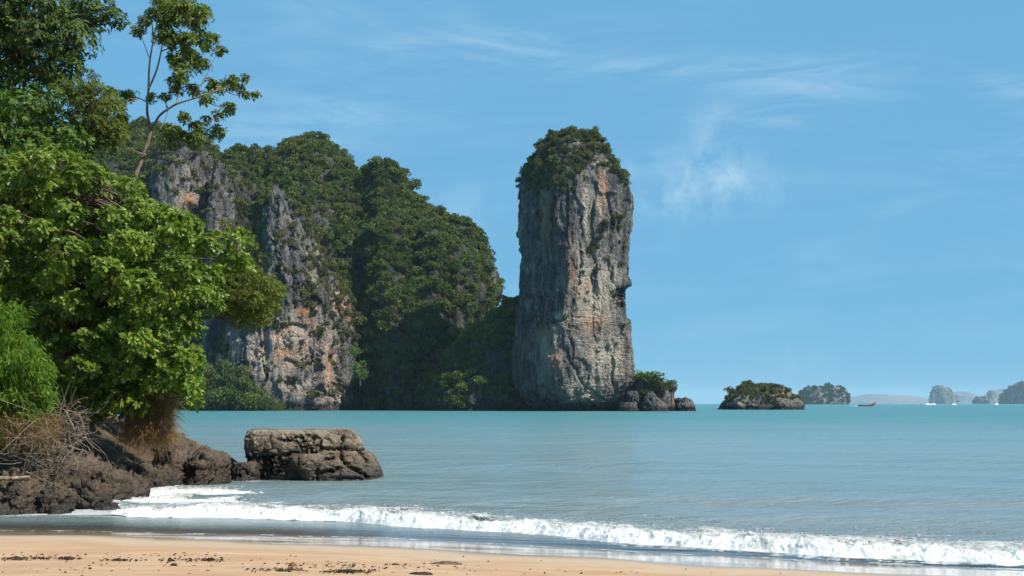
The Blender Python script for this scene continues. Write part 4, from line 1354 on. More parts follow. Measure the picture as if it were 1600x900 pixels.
BOULDER = [(-1, 0.1), (-0.93, -0.7), (-0.4, -0.82), (0.0, -1.0), (0.7, -0.85), (1, -0.2), (0.9, 0.8), (-0.8, 0.9)]
shore_rock([(671, 398, 540, 56.6, 58.4), (674, 390, 553, 56.2, 58.8), (684, 386, 560, 56.0, 59.1), (700, 385, 571, 55.9, 59.2), (712, 386, 583, 55.8, 59.3), (727, 390, 593, 55.7, 59.4), (740, 400, 598, 55.6, 59.5), (750, 404, 600, 55.7, 59.5)],
           BOULDER, 71, 0.75, 'big flat-topped cracked boulder standing in the shallow water', 360, 190, M_BOULDER, 'boulder', name='boulder', pale=(0.9, 1.5), jag=0.50, fine=0.12, wet_z=0.5,
           extra=[d_cracks([[(452, 708), (480, 707), (505, 702), (535, 700), (572, 700)], [(538, 672), (537, 685), (535, 700), (535, 720)], [(430, 740), (445, 712), (455, 708)], [(495, 748), (494, 735), (500, 722), (520, 715)], [(497, 738), (520, 735), (535, 728)], [(535, 722), (560, 735), (575, 745)], [(500, 700), (497, 685), (480, 682)], [(385, 716), (410, 718), (440, 715)], [(445, 690), (465, 680), (480, 690)], [(560, 702), (575, 720)]], 0.34, 2.4),
                  d_carve([(480, 695, 22, 12, 0.16), (425, 725, 26, 12, 0.35), (480, 725, 30, 14, -0.16), (408, 730, 18, 14, 0.2), (415, 690, 20, 16, -0.08)])])
shore_rock([(722, 367, 393, 55.4, 56.2), (727, 361, 402, 55.2, 56.4), (738, 359, 405, 55.1, 56.5), (750, 358, 406, 55.0, 56.6)], ROUND, 72, 0.4, 'small dark rock between the big boulder and the slabs', 110, 60)
shore_rock([(678, 258, 276, 57.5, 59.0), (690, 255, 300, 56.5, 59.5), (704, 252, 322, 55.6, 59.8), (716, 250, 345, 55.2, 60.0), (732, 250, 366, 54.8, 60.0), (748, 250, 384, 54.4, 60.0), (756, 250, 386, 54.2, 60.0)], WEDGE, 73, 0.9,
           'long brown rock slab sloping down from the bank towards the big boulder', 260, 130)
shore_rock([(705, 318, 334, 53.6, 54.8), (712, 300, 346, 53.0, 55.2), (728, 290, 354, 52.6, 55.4), (745, 285, 358, 52.4, 55.6), (760, 284, 360, 52.2, 55.8)], WEDGE, 74, 0.6, 'dark angular rock in front of the sloping slab', 180, 100)
shore_rock([(706, 252, 276, 52.8, 54.5), (716, 246, 290, 52.2, 55.0), (738, 240, 292, 51.6, 55.4), (762, 236, 296, 51.2, 55.6)], BOXY, 75, 0.6, 'blocky dark rock beside the dry grass at the surf', 170, 100)
shore_rock([(722, 205, 226, 49.5, 52.0), (735, 190, 248, 48.8, 52.6), (752, 182, 262, 48.2, 53.0), (770, 178, 276, 47.8, 53.2)], WEDGE, 76, 0.7, 'low shaded rock under the dry grass', 170, 100)
shore_rock([(716, 100, 118, 43.0, 46.5), (728, 92, 140, 42.4, 47.0), (745, 86, 172, 41.8, 47.4), (760, 82, 196, 41.3, 47.6), (775, 80, 210, 41.0, 47.8), (788, 80, 205, 40.8, 47.8), (800, 80, 196, 40.6, 47.8)], WEDGE, 77, 1.15,
           'large dark jagged rock sloping down into the surf', 340, 210, jag=1.5, fine=0.22)
shore_rock([(742, -30, 60, 40.5, 44.0), (748, -50, 108, 40.0, 44.5), (765, -60, 128, 39.4, 45.0), (785, -60, 134, 38.9, 45.4), (804, -60, 136, 38.5, 45.6)], BOXY, 78, 1.0, 'broad dark rock ledge at the left edge below the dead brushwood', 320, 170, jag=1.5, fine=0.22)
shore_rock([(775, -40, -5, 38.6, 40.0), (784, -50, 30, 38.0, 40.4), (800, -60, 52, 37.6, 40.8), (810, -60, 56, 37.4, 40.8)], ROUND, 79, 0.5, 'rounded dark rock low at the left edge of the beach', 150, 80)
shore_rock([(786, 155, 166, 40.4, 41.0), (790, 150, 184, 40.2, 41.2), (797, 148, 190, 40.0, 41.3)], ROUND, 80, 0.25, 'small wet rock in the foam below the jagged rock', 90, 46)
shore_rock([(790, 84, 96, 38.9, 39.4), (794, 80, 104, 38.7, 39.6), (801, 78, 108, 38.6, 39.7)], ROUND, 81, 0.25, 'small dark rock at the edge of the shallows', 90, 46)
shore_rock([(798, -5, 8, 38.0, 38.5), (802, -10, 10, 37.8, 38.6), (808, -14, 12, 37.7, 38.7)], ROUND, 82, 0.2, 'tiny dark rock at the far left on the wet sand', 70, 40)


for k_, (x0, x1, yt, yb_, Y_, lab) in enumerate(((12, 58, 756, 792, 39.0, 'squat dark stone in front of the ledge under the pale log'), (66, 112, 762, 796, 39.6, 'split dark stone between the ledge and the jagged rock'),
        (118, 168, 752, 784, 41.2, 'angular wet stone at the foot of the jagged rock'), (150, 196, 740, 770, 42.6, 'dark upright block on the slope of the jagged rock'), (228, 262, 738, 762, 50.0, 'dark stone below the dry grass beside the wash'))):
    w_ = x1 - x0
    shore_rock([(yt, x0 + 0.3 * w_, x1 - 0.35 * w_, Y_ - 0.2, Y_ + 0.5), (yt + 4, x0 + 0.1 * w_, x1 - 0.12 * w_, Y_ - 0.45, Y_ + 0.9), ((yt + yb_) / 2, x0, x1, Y_ - 0.6, Y_ + 1.2), (yb_, x0 - 3, x1 + 4, Y_ - 0.7, Y_ + 1.3)], BOXY, 140 + k_, 0.5, lab, 110, 64, jag=1.5)


# ---------------------------------------------------------------- near trees
LF = {
    'almond': mat_leaf('almond_leaves', ((0.050, 0.095, 0.010), (0.140, 0.220, 0.020), (0.280, 0.350, 0.048), (0.38, 0.30, 0.04)), 0.45, 0.42, 0.4),
    'almond_deep': mat_leaf('deep_green_leaves', ((0.045, 0.085, 0.014), (0.095, 0.165, 0.024), (0.170, 0.240, 0.042)), 0.42, 0.5, 0.3),
    'dark': mat_leaf('dark_leaves', ((0.032, 0.060, 0.014), (0.072, 0.118, 0.026), (0.160, 0.210, 0.050)), 0.38, 0.5, 0.2),
    'sparse': mat_leaf('olive_leaves', ((0.050, 0.085, 0.011), (0.115, 0.165, 0.020), (0.225, 0.260, 0.040), (0.28, 0.17, 0.03)), 0.42, 0.45, 0.4),
    'fine': mat_leaf('fine_yellow_green_leaves', ((0.060, 0.085, 0.012), (0.115, 0.155, 0.018), (0.20, 0.215, 0.03), (0.28, 0.20, 0.03)), 0.4, 0.5, 0.3),
    'bamboo': mat_leaf('bamboo_leaves', ((0.055, 0.115, 0.010), (0.105, 0.200, 0.015), (0.19, 0.29, 0.03), (0.33, 0.30, 0.06)), 0.42, 0.5, 0.3),
    'dry': mat_leaf('dry_grass_blades', ((0.095, 0.050, 0.024), (0.215, 0.125, 0.055), (0.38, 0.25, 0.12)), 0.25, 0.7, 0.2),
}


def in_poly(x, y, poly):
    c = False; n = len(poly); j = n - 1
    for i in range(n):
        xi, yi = poly[i]; xj, yj = poly[j]
        if (yi > y) != (yj > y) and x < (xj - xi) * (y - yi) / (yj - yi) + xi:
            c = not c
        j = i
    return c


def edge_dist(x, y, poly):
    best = 1e9
    for (x0, y0), (x1, y1) in zip(poly, poly[1:] + poly[:1]):
        dx, dy = x1 - x0, y1 - y0
        t = max(0, min(1, ((x - x0) * dx + (y - y0) * dy) / (dx * dx + dy * dy + 1e-9)))
        best = min(best, math.hypot(x - x0 - t * dx, y - y0 - t * dy))
    return best


def fill_lobes(poly, n, Y0, Y1, rpx, seed, thick=1.0, gap=0.62):
    """lobe centres spread through the crown's volume; the crown bulges in depth where it is widest"""
    r = np.random.default_rng(seed)
    xs_, ys_ = zip(*poly)
    out = []; tries = 0
    maxd = max(edge_dist(x, y, poly) for x in np.linspace(min(xs_), max(xs_), 14) for y in np.linspace(min(ys_), max(ys_), 14) if in_poly(x, y, poly))
    while len(out) < n and tries < 20000:
        tries += 1
        x = r.uniform(min(xs_), max(xs_)); y = r.uniform(min(ys_), max(ys_))
        if not in_poly(x, y, poly): continue
        e = edge_dist(x, y, poly)
        rad = rpx * r.uniform(0.7, 1.25)
        if e < rad * 0.55 and x > 4: continue
        b = math.sqrt(min(1, e / maxd + 0.12))
        Yc = (Y0 + Y1) / 2 + (r.random() * 2 - 1) * (Y1 - Y0) / 2 * b * thick
        c = W(x, y, Yc); R = rad / F * Yc
        if any(np.linalg.norm(c - o[0]) < gap * (R + o[1]) for o in out): continue
        out.append((c, R))
    return out


def shell_points(lobes, per_m2, r, up=0.25, flat=0.8, jitter=0.25):
    pts, dirs, lid = [], [], []
    for k, (c, R) in enumerate(lobes):
        n = max(6, int(per_m2 * 4 * math.pi * R * R))
        d = nrm(r.normal(size=(n, 3)) + np.array([0, 0, up]))
        q = R * (1 - jitter * r.random((n, 1)) ** 1.5 + 0.10 * r.normal(size=(n, 1)))
        bulge = 1 + 0.35 * fbm((c + d * R)[None] * 0.9, 2)[0][:, None]
        pts.append(c + d * q * bulge * np.array([1, 1, flat])); dirs.append(d); lid.append(np.full(n, k))
    return np.vstack(pts), np.vstack(dirs), np.concatenate(lid)


def woody(trunk, lobes, r0, r, name_mat, twigs=4, limb_r=0.10):
    """trunk, limbs to every lobe and twigs inside it; returns two meshes"""
    trunk = np.asarray(trunk, float)
    g = Geo()
    n = len(trunk)
    t = np.linspace(0, 1, 4 * n)
    sm = np.stack([np.interp(t, np.linspace(0, 1, n), trunk[:, k]) for k in range(3)], 1)
    sm[1:-1] = (sm[:-2] + sm[1:-1] + sm[2:]) / 3
    sm[1:-1] += 0.03 * r.normal(size=sm[1:-1].shape)
    g.add(*tube(sm, np.linspace(r0, r0 * 0.35, len(sm)), 9))
    b = Geo()
    for c, R in lobes:
        low = sm[sm[:, 2] < c[2] + 0.2 * R]
        if len(low) == 0: low = sm[:1]
        k = np.argmin(np.linalg.norm(low - c, axis=1) + 0.5 * np.maximum(0, low[:, 2] - c[2] + 0.6))
        a = low[k]
        path = bez(a, c, 0.0, bow=np.array([0, 0, 0.12 * np.linalg.norm(c - a)]) + 0.15 * R * r.normal(size=3), n=8, wob=0.04, rnd=r)
        b.add(*tube(path, np.linspace(limb_r, limb_r * 0.3, 8), 5))
        for _ in range(twigs):
            d = nrm(r.normal(size=3) + np.array([0, 0, 0.4]))
            b.add(*tube(bez(path[5 + r.integers(0, 3)], c + d * R * 0.85, 0.05, n=5, wob=0.02, rnd=r), np.linspace(limb_r * 0.32, limb_r * 0.08, 5), 4))
    return g.mesh('trunk'), b.mesh('branch')


def near_tree(name, label, trunk, lobes, leaf, k, L, Wd, per_m2, mat, seed, r0=0.22, tilt=(0.05, 0.75), curl=0.2, up=0.25, limb_r=0.07, dry=0.02, twigs=4, bark=None, singles=0, flat=0.8, cat='tree', axis_up=0.5):
    r = np.random.default_rng(seed)
    base = np.asarray(trunk[0], float)
    root = empty(name, tuple(base))
    tag(root, label, cat)
    tm, bm = woody(np.asarray(trunk) - base, [(c - base, R) for c, R in lobes], r0, r, None, twigs, limb_r)
    obj('trunk', tm, bark or M_BARK, root); obj('branches', bm, bark or M_BARK, root)['kind'] = 'stuff'
    pts, dirs, lid = shell_points(lobes, per_m2, r, up, flat)
    ax = nrm(dirs + np.array([0.12, -0.05, axis_up]) + 0.25 * r.normal(size=dirs.shape))
    if singles:
        # the whorls that show largest: nearest the eye and turned to it, spread over the crown
        score = -pts[:, 1] * 0.35 - dirs[:, 1] * 1.5 + 1.2 * r.random(len(pts)) - 50 * (pts[:, 0] < -0.37 * pts[:, 1])
        top = np.argsort(score)[-singles:]
        kinds = []
        for q_ in range(8):
            V1, F1, m1 = rosettes(np.zeros((1, 3)), np.array([[0, 0, 1.0]]), k, L * 1.12, Wd * 1.12, r, tilt, curl * 0.4)
            t1 = np.clip(0.25 + 0.07 * q_ + 0.12 * r.normal(size=m1), 0, 0.96)
            me1 = mesh_from('leaf_whorl', V1, F1, False, fattrs={'tint': np.concatenate([t1, t1])}); me1.materials.append(mat)
            kinds.append(me1)
        for q_, i_ in enumerate(top):
            w_ = obj('leaf_whorl', kinds[q_ % 8], parent=root, loc=tuple(pts[i_] - base))
            w_.rotation_euler = Vector(ax[i_]).to_track_quat('Z', 'Y').to_euler()
        keep_ = np.ones(len(pts), bool); keep_[top] = False
        pts, dirs, lid, ax = pts[keep_], dirs[keep_], lid[keep_], ax[keep_]
    V, Fq, m_ = rosettes(pts - base, ax, k, L, Wd, r, tilt, curl)
    lt_ = r.random(len(lobes))[lid]
    tint = np.clip(0.02 + 0.45 * lt_ + 0.45 * r.random(len(pts)), 0, 0.95)
    tint = np.repeat(tint, k) + 0.14 * r.normal(size=m_)
    tint = np.clip(tint, 0, 0.96)
    tint = np.where(r.random(m_) < dry, 1.0, tint)
    crown = obj('crown', mesh_from('crown', V, Fq, False, fattrs={'tint': np.concatenate([tint, tint])}), mat, root)
    return root, len(pts)


def foot(px, Y, z=None):
    x = (px - 800) / F * Y
    return np.array([x, Y, 1.0 if z is None else z])


cnt = []
# the big sea almond that fills the left
ALM = [(-60, 300), (40, 215), (110, 225), (150, 255), (205, 268), (236, 312), (300, 330), (352, 352), (378, 385), (384, 430), (372, 470), (338, 520), (318, 545), (312, 600), (318, 622), (290, 640), (262, 610), (232, 622), (190, 640), (150, 650), (100, 640), (60, 600), (60, 540), (40, 470), (-60, 450)]
lob = fill_lobes(ALM, 190, 43.5, 51.5, 26, 301, gap=0.70)
lob += [(W(303, 628, 46.0), 0.32), (W(296, 600, 46.2), 0.42), (W(285, 570, 46.4), 0.5), (W(372, 372, 46), 0.4), (W(380, 415, 46.5), 0.4)]
cnt.append(near_tree('almond_tree', 'big bright green broad-leaved tree leaning over the rocks at left', [foot(60, 48.5, 1.6), W(95, 560, 48.5), W(150, 470, 48.2), W(190, 400, 48), W(215, 330, 48.2)], lob, None, 8, 0.175, 0.086, 17, LF['almond'], 311, r0=0.24, limb_r=0.045, dry=0.012, singles=280, flat=0.68))
# the one behind it, higher up at the left edge
ALM2 = [(-80, 150), (30, 138), (85, 140), (120, 175), (150, 210), (180, 250), (205, 290), (150, 330), (60, 330), (-80, 330)]
lob = fill_lobes(ALM2, 60, 50.5, 56, 29, 302, gap=0.68)
cnt.append(near_tree('almond_tree', 'upper green broad-leaved tree at the left edge below the dark crown', [foot(-20, 54, 3), W(-10, 500, 54), W(20, 350, 54), W(60, 230, 53.5)], lob, None, 8, 0.17, 0.09, 12, LF['almond_deep'], 312, limb_r=0.045, r0=0.22, dry=0.006))
# dark tall tree in the corner
DARK = [(-90, -60), (100, -60), (112, -10), (140, 30), (148, 70), (135, 100), (150, 120), (125, 150), (60, 165), (-90, 165)]
lob = fill_lobes(DARK, 46, 55, 61, 36, 303)
lob += [(W(140, 18, 57), 0.55), (W(162, 12, 57), 0.5), (W(178, 24, 57), 0.42), (W(160, 38, 57), 0.4), (W(190, 36, 57), 0.26), (W(132, 2, 57), 0.6)]
cnt.append(near_tree('dark_tree', 'dark green tall tree filling the top left corner', [foot(-30, 58, 4), W(-20, 400, 58), W(0, 200, 58), W(40, 80, 58)], lob, None, 7, 0.195, 0.088, 10.5, LF['dark'], 313, r0=0.3, tilt=(-0.5, 0.5), curl=0.35))
# yellow green finer crown between them
MID = [(105, 150), (140, 128), (172, 135), (192, 165), (195, 215), (175, 245), (150, 225), (115, 190)]
lob = fill_lobes(MID, 16, 53, 55, 24, 304)
lob += [(W(122, 140, 54), 0.55), (W(138, 122, 54.4), 0.45), (W(108, 158, 54), 0.55), (W(150, 140, 54), 0.4), (W(95, 140, 54.6), 0.5)]
cnt.append(near_tree('fine_leaved_tree', 'yellow-green fine-leaved crown between dark tree and slender tree', [foot(90, 54, 4), W(110, 400, 54), W(130, 260, 54), W(145, 190, 54)], lob, None, 7, 0.13, 0.045, 26, LF['fine'], 314, r0=0.16, limb_r=0.05))
M_BARK_SLIM = mat_bark('slim_bark', (0.12, 0.09, 0.065), (0.28, 0.22, 0.165))
# slender tree against the sky
SPT = [(216, 48), (256, 11), (278, 30), (304, 36), (293, 62), (315, 103), (256, 30), (322, 73), (344, 79), (282, 114), (271, 128), (363, 125), (383, 122), (385, 148), (400, 147), (359, 169), (330, 128), (322, 154), (300, 139), (238, 152), (194, 150), (176, 143), (205, 147), (322, 187), (341, 180), (308, 198), (339, 205), (279, 209), (300, 222), (264, 205), (286, 183), (256, 48), (235, 22), (290, 80), (223, 33), (268, -5), (245, -2), (310, 56), (270, 60), (300, 15), (352, 132), (338, 140), (372, 138), (250, 62), (262, 20), (285, 10), (315, 20), (300, 90), (275, 95), (330, 60), (262, 222), (290, 215), (312, 212), (180, 165), (190, 185), (275, 140), (258, 150)]
r = np.random.default_rng(305)
lob = []
for (x, y) in SPT:
    big = 15 if 255 < x < 320 and y < 120 else (12 if y > 195 and x > 255 else 9.5)
    if x > 380: big = 6
    lob.append((W(x, y, 56 + r.uniform(-1.2, 1.2)), big * r.uniform(0.8, 1.25) / F * 56))
t_a = [foot(190, 56, 5), W(196, 380, 56), W(205, 290, 56), W(222, 250, 56), W(236, 205, 56)]
root = empty('slender_tree', tuple(t_a[0])); base = t_a[0]
tag(root, 'slender tree with sparse olive foliage and bare limbs against the sky', 'tree')
g = Geo()


def limb(pts, ra, rb, geo=g):
    pts = np.array(pts); n = len(pts); t = np.linspace(0, 1, 5 * n)
    q = np.stack([np.interp(t, np.linspace(0, 1, n), pts[:, k]) for k in range(3)], 1)
    for _ in range(3): q[1:-1] = (q[:-2] + 2 * q[1:-1] + q[2:]) / 4
    geo.add(*tube(q - base, np.linspace(ra, rb, len(q)) * 0.62, 7))
    return q


skel = [limb(t_a, 0.17, 0.12)]
tr_me = g.mesh('trunk'); obj('trunk', tr_me, M_BARK_SLIM, root)
for pts, ra, rb in (([W(236, 205, 56), W(229, 175, 56), W(232, 140, 56.1), W(233, 100, 56.2), W(240, 60, 56.2), W(236, 25, 56.3)], 0.10, 0.03),
                    ([W(232, 140, 56.1), W(245, 110, 56.1), W(252, 80, 56.0), W(258, 40, 56), W(262, 0, 56)], 0.07, 0.025),
                    ([W(252, 80, 56.0), W(275, 72, 55.6), W(290, 55, 55.5), W(300, 30, 55.4)], 0.045, 0.015),
                    ([W(236, 205, 56), W(248, 180, 55.7), W(275, 162, 55.5), W(310, 152, 55.4), W(345, 140, 55.5), W(385, 122, 55.6)], 0.09, 0.025),
                    ([W(310, 152, 55.4), W(335, 165, 55.2), W(360, 168, 55.2)], 0.04, 0.015), ([W(345, 140, 55.5), W(370, 150, 55.7), W(400, 146, 55.8)], 0.03, 0.012),
                    ([W(222, 250, 56), W(245, 232, 55.8), W(275, 222, 55.6), W(310, 200, 55.4), W(342, 180, 55.3)], 0.075, 0.02), ([W(275, 222, 55.6), W(305, 228, 55.5), W(338, 206, 55.4)], 0.03, 0.012),
                    ([W(231, 160, 56), W(215, 152, 56.2), W(195, 150, 56.4), W(176, 144, 56.5)], 0.045, 0.015), ([W(275, 162, 55.5), W(283, 130, 55.8), W(288, 100, 56), W(292, 70, 56)], 0.04, 0.015),
                    ([W(300, 155, 55.4), W(322, 120, 55.2), W(340, 80, 55.2)], 0.035, 0.012), ([W(233, 90, 56.2), W(222, 60, 56.4), W(217, 40, 56.5)], 0.03, 0.012),
                    ([W(240, 215, 56), W(255, 195, 56.3), W(262, 175, 56.4)], 0.03, 0.012)):
    gg = Geo(); skel.append(limb(pts, ra, rb, gg)); obj('limb', gg.mesh('limb'), M_BARK_SLIM, root)
gg = Geo(); limb([W(232, 243, 56), W(216, 238, 55.6), W(200, 230, 55.3)], 0.05, 0.02, gg); o = obj('dead_branch', gg.mesh('dead_branch'), M_BARK_SLIM, root); o['label'] = 'pale broken dead branch'
allsk = np.vstack(skel)
gg = Geo()
for c, R in lob:
    a = allsk[np.argmin(np.linalg.norm(allsk - c, axis=1))]
    for _ in range(3):
        gg.add(*tube(bez(a, c + R * 0.5 * r.normal(size=3), 0.05, n=5, wob=0.015, rnd=r) - base, np.linspace(0.018, 0.006, 5), 4))
obj('twigs', gg.mesh('twigs'), M_BARK_SLIM, root)['kind'] = 'stuff'
pts, dirs, lid = shell_points([(c_, R_ * 1.12) for c_, R_ in lob], 28, r, 0.2, 0.8, 0.8)
V, Fq, m_ = rosettes(pts - base, nrm(dirs + np.array([0, 0, 0.4])), 8, 0.16, 0.062, r, (-0.3, 0.6), 0.25)
tint = np.clip(np.repeat(0.15 + 0.3 * r.random(len(lob))[lid] + 0.4 * r.random(len(pts)), 8) + 0.1 * r.normal(size=m_), 0, 0.96)
tint = np.where(r.random(m_) < 0.02, 1.0, tint)
obj('crown', mesh_from('crown', V, Fq, False, fattrs={'tint': np.concatenate([tint, tint])}), LF['sparse'], root)
cnt.append((0, len(pts)))
# fine yellow-green tree at the right edge of the big crown
FINE = [(330, 425), (360, 385), (392, 400), (418, 425), (442, 452), (440, 480), (420, 500), (395, 512), (365, 505), (340, 500), (322, 470)]
lob = fill_lobes(FINE, 30, 48.5, 51.5, 20, 306)
lob += [(W(410, 402, 50), 0.16), (W(372, 362, 50), 0.2), (W(352, 350, 50), 0.2), (W(398, 385, 50), 0.14)]
cnt.append(near_tree('fine_leaved_tree', 'feathery yellow-green crown at the right tip of the big tree', [foot(200, 50, 2), W(230, 560, 50), W(300, 470, 50), W(370, 440, 50)], lob, None, 7, 0.11, 0.035, 48, LF['fine'], 316, r0=0.14, limb_r=0.04, dry=0.05))
# undergrowth that closes the view under the crowns
UND = [(60, 590), (120, 600), (250, 590), (282, 605), (276, 640), (230, 650), (170, 660), (110, 655), (70, 650)]
lob = fill_lobes(UND, 26, 45.5, 49, 20, 307)
cnt.append(near_tree('bush', 'low green bush under the big tree above the dead brushwood', [foot(140, 47.5, 1.2), W(145, 660, 47.5), W(150, 640, 47.5)], lob, None, 8, 0.16, 0.075, 16, LF['almond'], 317, r0=0.08, limb_r=0.03, dry=0.05, cat='bush'))
BACK = [(-80, 330), (60, 330), (180, 330), (300, 380), (330, 470), (300, 560), (240, 620), (100, 640), (-80, 640)]
lob = fill_lobes(BACK, 60, 53, 58, 44, 308)
cnt.append(near_tree('shade_tree', 'deep green tree in the shade behind the big broad-leaved tree', [foot(80, 56, 3), W(90, 560, 56), W(110, 460, 56), W(140, 380, 56)], lob, None, 6, 0.28, 0.13, 4.5, LF['almond_deep'], 318, r0=0.25))


# feathery bamboo at the left edge
def bamboo(name, label, foots, tips, mat, seed, n_leaf, L=0.22, Wd=0.028):
    r = np.random.default_rng(seed)
    base = foots[0]
    root = empty(name, tuple(base)); tag(root, label, 'bamboo')
    P_, D_ = [], []
    for f_, t_ in zip(foots, tips):
        path = bez(f_, t_, 0, bow=np.array([0, 0, 0.9]) + (f_ - t_) * np.array([0.25, 0.25, 0]), n=14)
        gg = Geo(); gg.add(*tube(path - base, np.linspace(0.03, 0.006, 14), 5)); obj('cane', gg.mesh('cane'), M_CANE, root)
        k = n_leaf
        t = r.beta(1.6, 1.0, k) * 12.999
        i0 = t.astype(int); fr = (t - i0)[:, None]
        p_ = path[i0] * (1 - fr) + path[i0 + 1] * fr
        off_ = r.normal(size=(k, 3)) * np.array([0.20, 0.20, 0.14])
        P_.append(p_ + off_); D_.append(nrm(off_ * 1.2 + np.array([0.35, -0.25, -0.5]) + 0.6 * r.normal(size=(k, 3))))
    P_ = np.vstack(P_); D_ = np.vstack(D_)
    V, Fq = leaf_quads(P_ - base, D_, L, Wd, r, 0.1)
    tint = np.clip(0.2 + 0.35 * r.random(len(P_)) + 0.3 * fbm(P_[None] * 0.9, 2)[0] + 0.2, 0, 0.96)
    tint = np.where(r.random(len(P_)) < 0.03, 1.0, tint)
    obj('crown', mesh_from('crown', V, Fq, False, fattrs={'tint': tint}), mat, root)


M_CANE = mat_bark('cane', (0.16, 0.19, 0.05), (0.30, 0.30, 0.11))
fo_, ti_ = [], []
r = np.random.default_rng(44)
for k in range(46):
    tx = r.uniform(-60, 70); 
    ty = r.uniform(np.interp(tx, [-60, 20, 50, 80], [440, 460, 500, 590]), 672)
    Yk = r.uniform(40.6, 43.0)
    ti_.append(W(tx, ty, Yk))
    fo_.append(W(tx - r.uniform(10, 60), 700, Yk + 0.8))
bamboo('bamboo_clump', 'bright green feathery bamboo clump at the left edge', fo_, ti_, LF['bamboo'], 45, 950, 0.24, 0.04)
cnt.append((0, 46 * 1500))

# dry grass hanging over the rocks
r = np.random.default_rng(46)
def strands(name, label, n, region, Yr, lean, length, width, mat, seed, cat):
    r = np.random.default_rng(seed)
    xs_ = []
    while len(xs_) < n:
        x = r.uniform(region[0], region[1]); y = r.uniform(region[2], region[3])
        xs_.append((x, y))
    A = np.array([W(x, y, r.uniform(*Yr)) for x, y in xs_])
    d = nrm(np.array(lean) + 0.7 * r.normal(size=(n, 3)))
    L = length * (0.5 + r.random(n))[:, None]
    side = nrm(np.cross(d, r.normal(size=(n, 3)))) * (width * (0.6 + 0.8 * r.random(n)))[:, None]
    dn = np.array([0, 0, -1.0])
    pts = [A, A + d * L * 0.5, A + d * L * 0.85 + dn * L * 0.2, A + d * L * 1.0 + dn * L * 0.3]
    ws = [1, 0.9, 0.7, 0.25]
    V = np.stack([q for p_, w in zip(pts, ws) for q in (p_ - side * w / 2, p_ + side * w / 2)], 1)
    base = A.mean(axis=0)
    k = np.arange(n)[:, None] * 8
    Fq = np.concatenate([k + np.array([[0, 1, 3, 2]]), k + np.array([[2, 3, 5, 4]]), k + np.array([[4, 5, 7, 6]])])
    tint = np.tile(np.clip(0.5 + 0.3 * r.normal(size=n) + 0.3 * fbm(A[None], 2)[0], 0, 1), 3)
    o = obj(name, mesh_from(name, (V.reshape(-1, 3) - base), Fq, False, fattrs={'tint': tint}), mat, loc=tuple(base))
    tag(o, label, cat, kind='stuff')
    return o


strands('dry_grass', 'mat of dry brown grass hanging over the rocks under the big tree', 8000, (196, 266, 618, 690), (46.5, 49.5), (0.3, -0.4, 0.25), 0.5, 0.011, LF['dry'], 47, 'grass')
strands('dry_grass', 'dry yellow grass fringe below the bamboo clump', 1600, (0, 92, 650, 690), (40.4, 42.0), (0.3, -0.4, 0.1), 0.38, 0.011, LF['dry'], 48, 'grass')

# dead brushwood
M_DEAD = mat_bark('dead_wood', (0.12, 0.092, 0.068), (0.30, 0.245, 0.19))
r = np.random.default_rng(49)
g = Geo()
for k in range(240):
    x = r.uniform(22, 140); y = r.uniform(628, 742)
    if y > 760 - 0.55 * abs(x - 60): continue
    a = W(x, y, r.uniform(40.2, 43.4))
    d = nrm(r.normal(size=3) * np.array([1, 0.7, 0.8]) + np.array([-0.2, -0.2, -0.3]))
    L = r.uniform(0.4, 1.7)
    p_ = bez(a, a + d * L, 0, bow=0.2 * L * r.normal(size=3), n=6, wob=0.012, rnd=r)
    w = r.uniform(0.005, 0.014)
    g.add(*tube(p_, np.linspace(w, w * 0.3, 6), 4))
    for _ in range(2):
        i0 = r.integers(1, 5)
        g.add(*tube(bez(p_[i0], p_[i0] + nrm(d + 0.8 * r.normal(size=3)) * L * 0.35, 0.02, n=4, rnd=r), np.linspace(w * 0.5, w * 0.2, 4), 3))
base = W(70, 740, 41.5)
g.v = [v - base for v in g.v]
tag(obj('brushwood', g.mesh('brushwood'), M_DEAD, loc=tuple(base)), 'tangle of pale dead twigs hanging down the bank at left', 'brushwood', kind='stuff')
for pts, ra, lab, nm in (([W(-20, 748, 39.6), W(10, 748, 39.6), W(28, 747, 39.7), W(46, 745, 39.8)], 0.075, 'pale bare log lying on the rock ledge at the left edge', 'log'),
                         ([W(70, 742, 40.4), W(82, 726, 40.3), W(92, 712, 40.2), W(97, 702, 40.1)], 0.03, 'pale dead stick standing in the brushwood', 'stick'),
                         ([W(90, 700, 40.2), W(110, 698, 40.1), W(125, 702, 40.0), W(138, 708, 40.0)], 0.022, 'thin pale curved stick reaching right from the brushwood', 'stick'),
                         ([W(100, 640, 41), W(112, 660, 40.8), W(118, 676, 40.7)], 0.025, 'dark bent stick at the top of the brushwood', 'stick')):
    pts = np.array(pts); t = np.linspace(0, 1, 14)
    q = np.stack([np.interp(t, np.linspace(0, 1, len(pts)), pts[:, k]) for k in range(3)], 1) + 0.012 * r.normal(size=(14, 3))
    b0 = q.mean(axis=0)
    g = Geo(); g.add(*tube(q - b0, np.linspace(ra, ra * 0.55, 14), 8))
    tag(obj(nm, g.mesh(nm), M_DEAD, loc=tuple(b0)), lab, 'log' if nm == 'log' else 'stick')
M_RED = paint('red_cloth', (0.35, 0.03, 0.03), 0.7)
V, Fq = leaf_quads(np.array([[0, 0, 0.0], [0.06, 0, 0.01], [0.03, -0.03, 0.02], [0.09, -0.02, 0.015]]), np.array([[1, 0, 0.2], [1, .3, 0], [0.8, -.3, 0], [1, 0, 0.0]]), 0.10, 0.04, r)
tag(obj('red_rag', mesh_from('red_rag', V, Fq, False), M_RED, loc=tuple(W(17, 745.5, 39.55))), 'scrap of red cloth lying on the pale log', 'rag')
print('leaf whorls', [c[1] for c in cnt])

